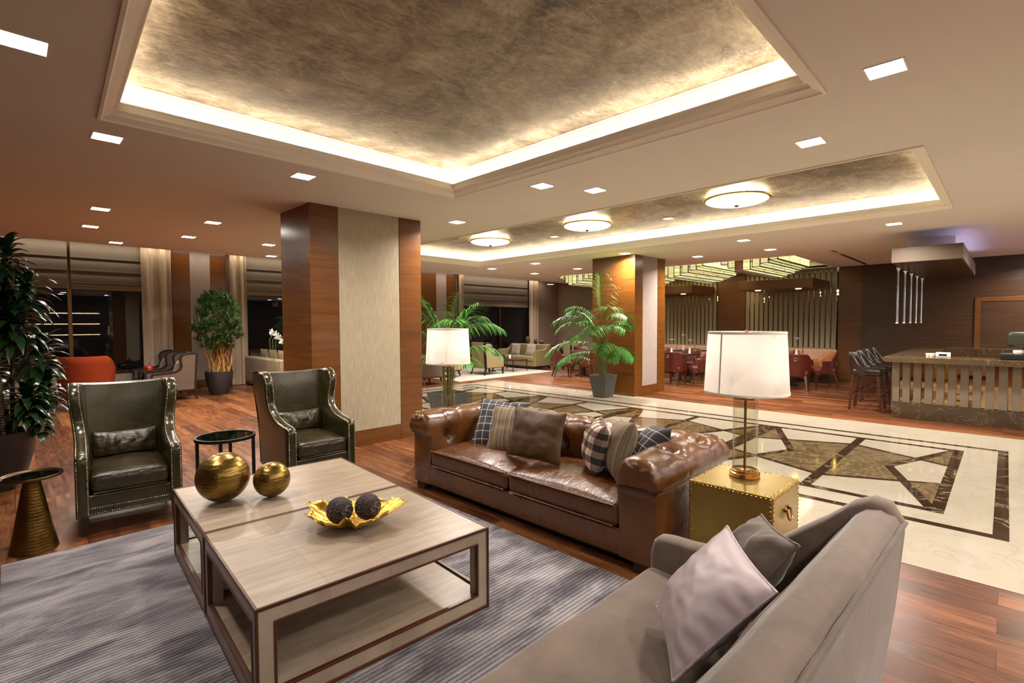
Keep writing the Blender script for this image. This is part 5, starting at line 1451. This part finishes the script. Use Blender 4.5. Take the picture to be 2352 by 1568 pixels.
# ------------------------------------------------------------------ bar
def bar():
    t = thing('bar_counter', 'brown marble topped bar counter with slatted mirrored front', 'bar', (10.38, 1.335, 0))
    m = MB(); m.box(0, .5, -2.2, 0, 0, .266); m.build('plinth', 'marble_bar', t, bevel=.004)
    m = MB(); m.box(.05, .45, -2.2, -.03, .266, .93); m.build('mirror_panel', 'bar_mirror', t)
    for k in range(15):
        y = -.085-.1425*k; m = MB(); m.box(0, .045, y+.0, y+.098-.0, .266, .93) if k else m.box(0, .045, -.09, 0, .266, .93); m.build('slat', 'slat_paint', t, bevel=.004)
    m = MB(); m.prism([(-.18, -2.2), (.45, -2.2), (.45, -.42), (3.5, -.42), (3.5, .1), (-.18, .1)], .93, 1.02, lambda a, b, d: (a, b, d)); m.build('countertop', 'marble_bar_side', t, bevel=.006)
    m = MB(); m.box(.46, 3.4, -.3, 0, 0, .93); m.build('side_panel', 'walnut_dark', t)
    m = MB(); m.box(3.0, 3.6, -1.6, -.46, 0, 1.05); m.build('back_counter', 'marble_bar', t)
    for k in range(12):
        m = MB(); x = .12+.28*k; m.box(x, x+.1, 0, .03, .1, .93); m.build('slat', 'slat_paint', t)
bar()
t = thing('bar_canopy', 'square canopy with dark underside hanging above the bar', 'canopy', (10.15, .93, 0))
m = MB(); m.box(0, 4.0, -.44, .43, 2.545, 2.78); m.build('box', 'canopy_metal', t, bevel=.004)
m = MB(); m.box(.02, 3.98, -.42, .41, 2.538, 2.546); m.build('underside', 'walnut_dark', t)
m = MB(); m.box(1.2, 3.8, -.28, .38, 2.78, 3.05); m.build('neck', 'ceiling', t)
m = MB(); m.box(.1, 3.9, -.42, -.39, 2.781, 2.789); m.build('light_strip', 'violet_led', t)
light('canopy_glow', 'AREA', (12.4, .53, 2.80), 1.1, (.6, .55, 1), 3.6, .12, rot=(PI-.5, 0, 0))
P0 = None
for k, lab in enumerate(('nearest glass spear pendant over the bar, leftmost of five', 'second glass spear pendant over the bar from the left', 'middle glass spear pendant over the bar', 'fourth glass spear pendant over the bar from the left', 'furthest glass spear pendant over the bar, rightmost of five')):
    loc = (10.9+.72*k, 1.36-.012*k, 0)
    if P0 is None:
        P0 = thing('spear_pendant', lab, 'pendant', loc, 0, 'glass spear pendants over the bar')
        m = MB(); m.lathe([(.011, 1.58), (.015, 1.6), (.014, 2.2)], 12); m.build('glass_rod', 'crystal', P0, smooth=60)
        m = MB(); m.lathe([(.012, 2.2), (.012, 2.46), (.034, 2.52), (.022, 2.545)], 12); m.build('holder', 'chrome', P0, smooth=40)
        m = MB(); m.lathe([(.001, 1.555), (.02, 1.565), (.02, 1.58)], 12, cap0=False); m.build('tip', 'white', P0, smooth=40)
    else: dup(P0, lab, loc)
def stool(lab, loc):
    t = thing('bar_stool', lab, 'stool', loc, 0, 'dark leather bar stools')
    m = MB()
    def top(a): return 1.03-.26*smooth01((abs(a)-.6)/1.0)
    def o(u, v): a = lerp(-1.75, 1.75, u); k = .22+.03*v; return (k*1.05*math.sin(a), k*math.cos(a)+.02+.03*v*max(0, math.cos(a)), lerp(.63, top(a), v))
    def i(u, v): p = o(u, v); return (p[0]*.86, (p[1]-.02)*.86+.02, p[2])
    m.grid(o, 28, 7); m.grid(i, 28, 7); m.grid(lambda u, v: tuple(Vector(o(u, 1)).lerp(Vector(i(u, 1)), v)+Vector((0, 0, .012*math.sin(PI*v)))), 28, 4)
    for u in (0, 1): m.grid(lambda a, b, u=u: tuple(Vector(o(u, a)).lerp(Vector(i(u, a)), b)), 5, 3)
    m.build('shell', 'black_leather', t, smooth=60)
    m = MB(); m.soft(-.225, .225, -.24, .19, .63, .745, .04, 6, .02); m.build('seat', 'black_leather', t, smooth=180)
    L = []
    for s in (-1, 1):
        for y in (-.19, .18):
            p, q = (s*.18, y, .64), (s*.21, y*1.25, 0); m = MB(); m.bar(p, q, .045, w2=.03); m.build('leg', 'chair_wood', t)
    m = MB()
    for s in (-1, 1): m.bar((s*.197, -.215, .3), (s*.197, .205, .3), .022)
    m.bar((-.197, .2, .3), (.197, .2, .3), .022); m.bar((-.197, -.215, .26), (.197, -.215, .26), .022); m.build('footrest', 'chair_wood', t)
    return t
B0 = stool('dark leather bar stool nearest to us at the end of bar', (10.95, 1.78, 0))
for k, lab in enumerate(('second dark leather bar stool along the bar', 'third dark leather bar stool along the bar', 'furthest dark leather bar stool along the bar')): dup(B0, lab, (11.62+.68*k, 1.80, 0))
t = thing('coffee_machine', 'dark green rounded machine on black base at right end of the bar', 'machine', (10.7, -.15, 1.0215))
m = MB(); m.box(-.22, .22, -.3, .21, 0, .08); m.build('base', 'machine_dark', t, bevel=.01)
m = MB(); m.box(-.1, .1, -.2, .0, .08, .2); m.build('column', 'chrome', t, bevel=.01)
m = MB(); m.soft(-.15, .15, -.3, .14, .19, .41, .05, 8); m.build('housing', 'machine_green', t, smooth=60)
m = MB(); m.lathe([(.04, .08), (.06, .11), (.055, .14)], 18, 0, Matrix.Translation((-.15, .02, 0))); m.build('saucer', 'white', t, smooth=50)
t = thing('napkin_holder', 'small white box on the bar top near its corner', 'box', (10.62, .72, 1.02))
m = MB(); m.box(-.05, .05, -.09, .09, 0, .075); m.build('box', 'white', t, bevel=.01); m = MB(); m.box(-.052, -.049, -.05, .05, .02, .05); m.build('opening', 'black', t)
for k in range(3):
    m = MB(); m.lathe([(.025, 0), (.036, .05), (.034, .05), (.024, .006)], 14, cap1=False); o = m.build('cup', 'white', smooth=60, loc=(10.62+.05*k, .86+.05*(k % 2), 1.021)); tag(o, 'small white cup on the bar top beside the white box', 'cup', 'white cups on the bar')

# ------------------------------------------------------------------ light, camera, render look
W = bpy.data.worlds.new('World'); S.world = W; W.use_nodes = True
bg = W.node_tree.nodes['Background']; bg.inputs[0].default_value = (.84, .78, .82, 1); bg.inputs[1].default_value = 1.3
cam = bpy.data.cameras.new('camera'); co = bpy.data.objects.new('camera', cam); COL.objects.link(co); S.camera = co
cam.sensor_width = 36; cam.sensor_fit = 'HORIZONTAL'; cam.lens = 36*1146.36/2352; cam.clip_start = .05; cam.clip_end = 100
yaw, pitch, roll = .789838179, -.0372623184, -.00414912421
fw = Vector((math.sin(yaw)*math.cos(pitch), math.cos(yaw)*math.cos(pitch), math.sin(pitch))); r0 = Vector((math.cos(yaw), -math.sin(yaw), 0)); u0 = r0.cross(fw)
rt = r0*math.cos(roll)+u0*math.sin(roll); up = -r0*math.sin(roll)+u0*math.cos(roll)
mw = Matrix((rt, up, -fw)).transposed().to_4x4(); mw.translation = Vector((0, 0, 1.6)); co.matrix_world = mw
S.view_settings.view_transform = 'Standard'; S.view_settings.look = 'None'; S.view_settings.gamma = 1; S.view_settings.use_curve_mapping = False
S.view_settings.exposure = 1.32
c = S.cycles
c.use_denoising = True; c.max_bounces = 7; c.diffuse_bounces = 4; c.glossy_bounces = 4; c.transmission_bounces = 6; c.transparent_max_bounces = 10
c.caustics_reflective = False; c.caustics_refractive = False; c.sample_clamp_indirect = 6; c.use_adaptive_sampling = True; c.adaptive_threshold = .02
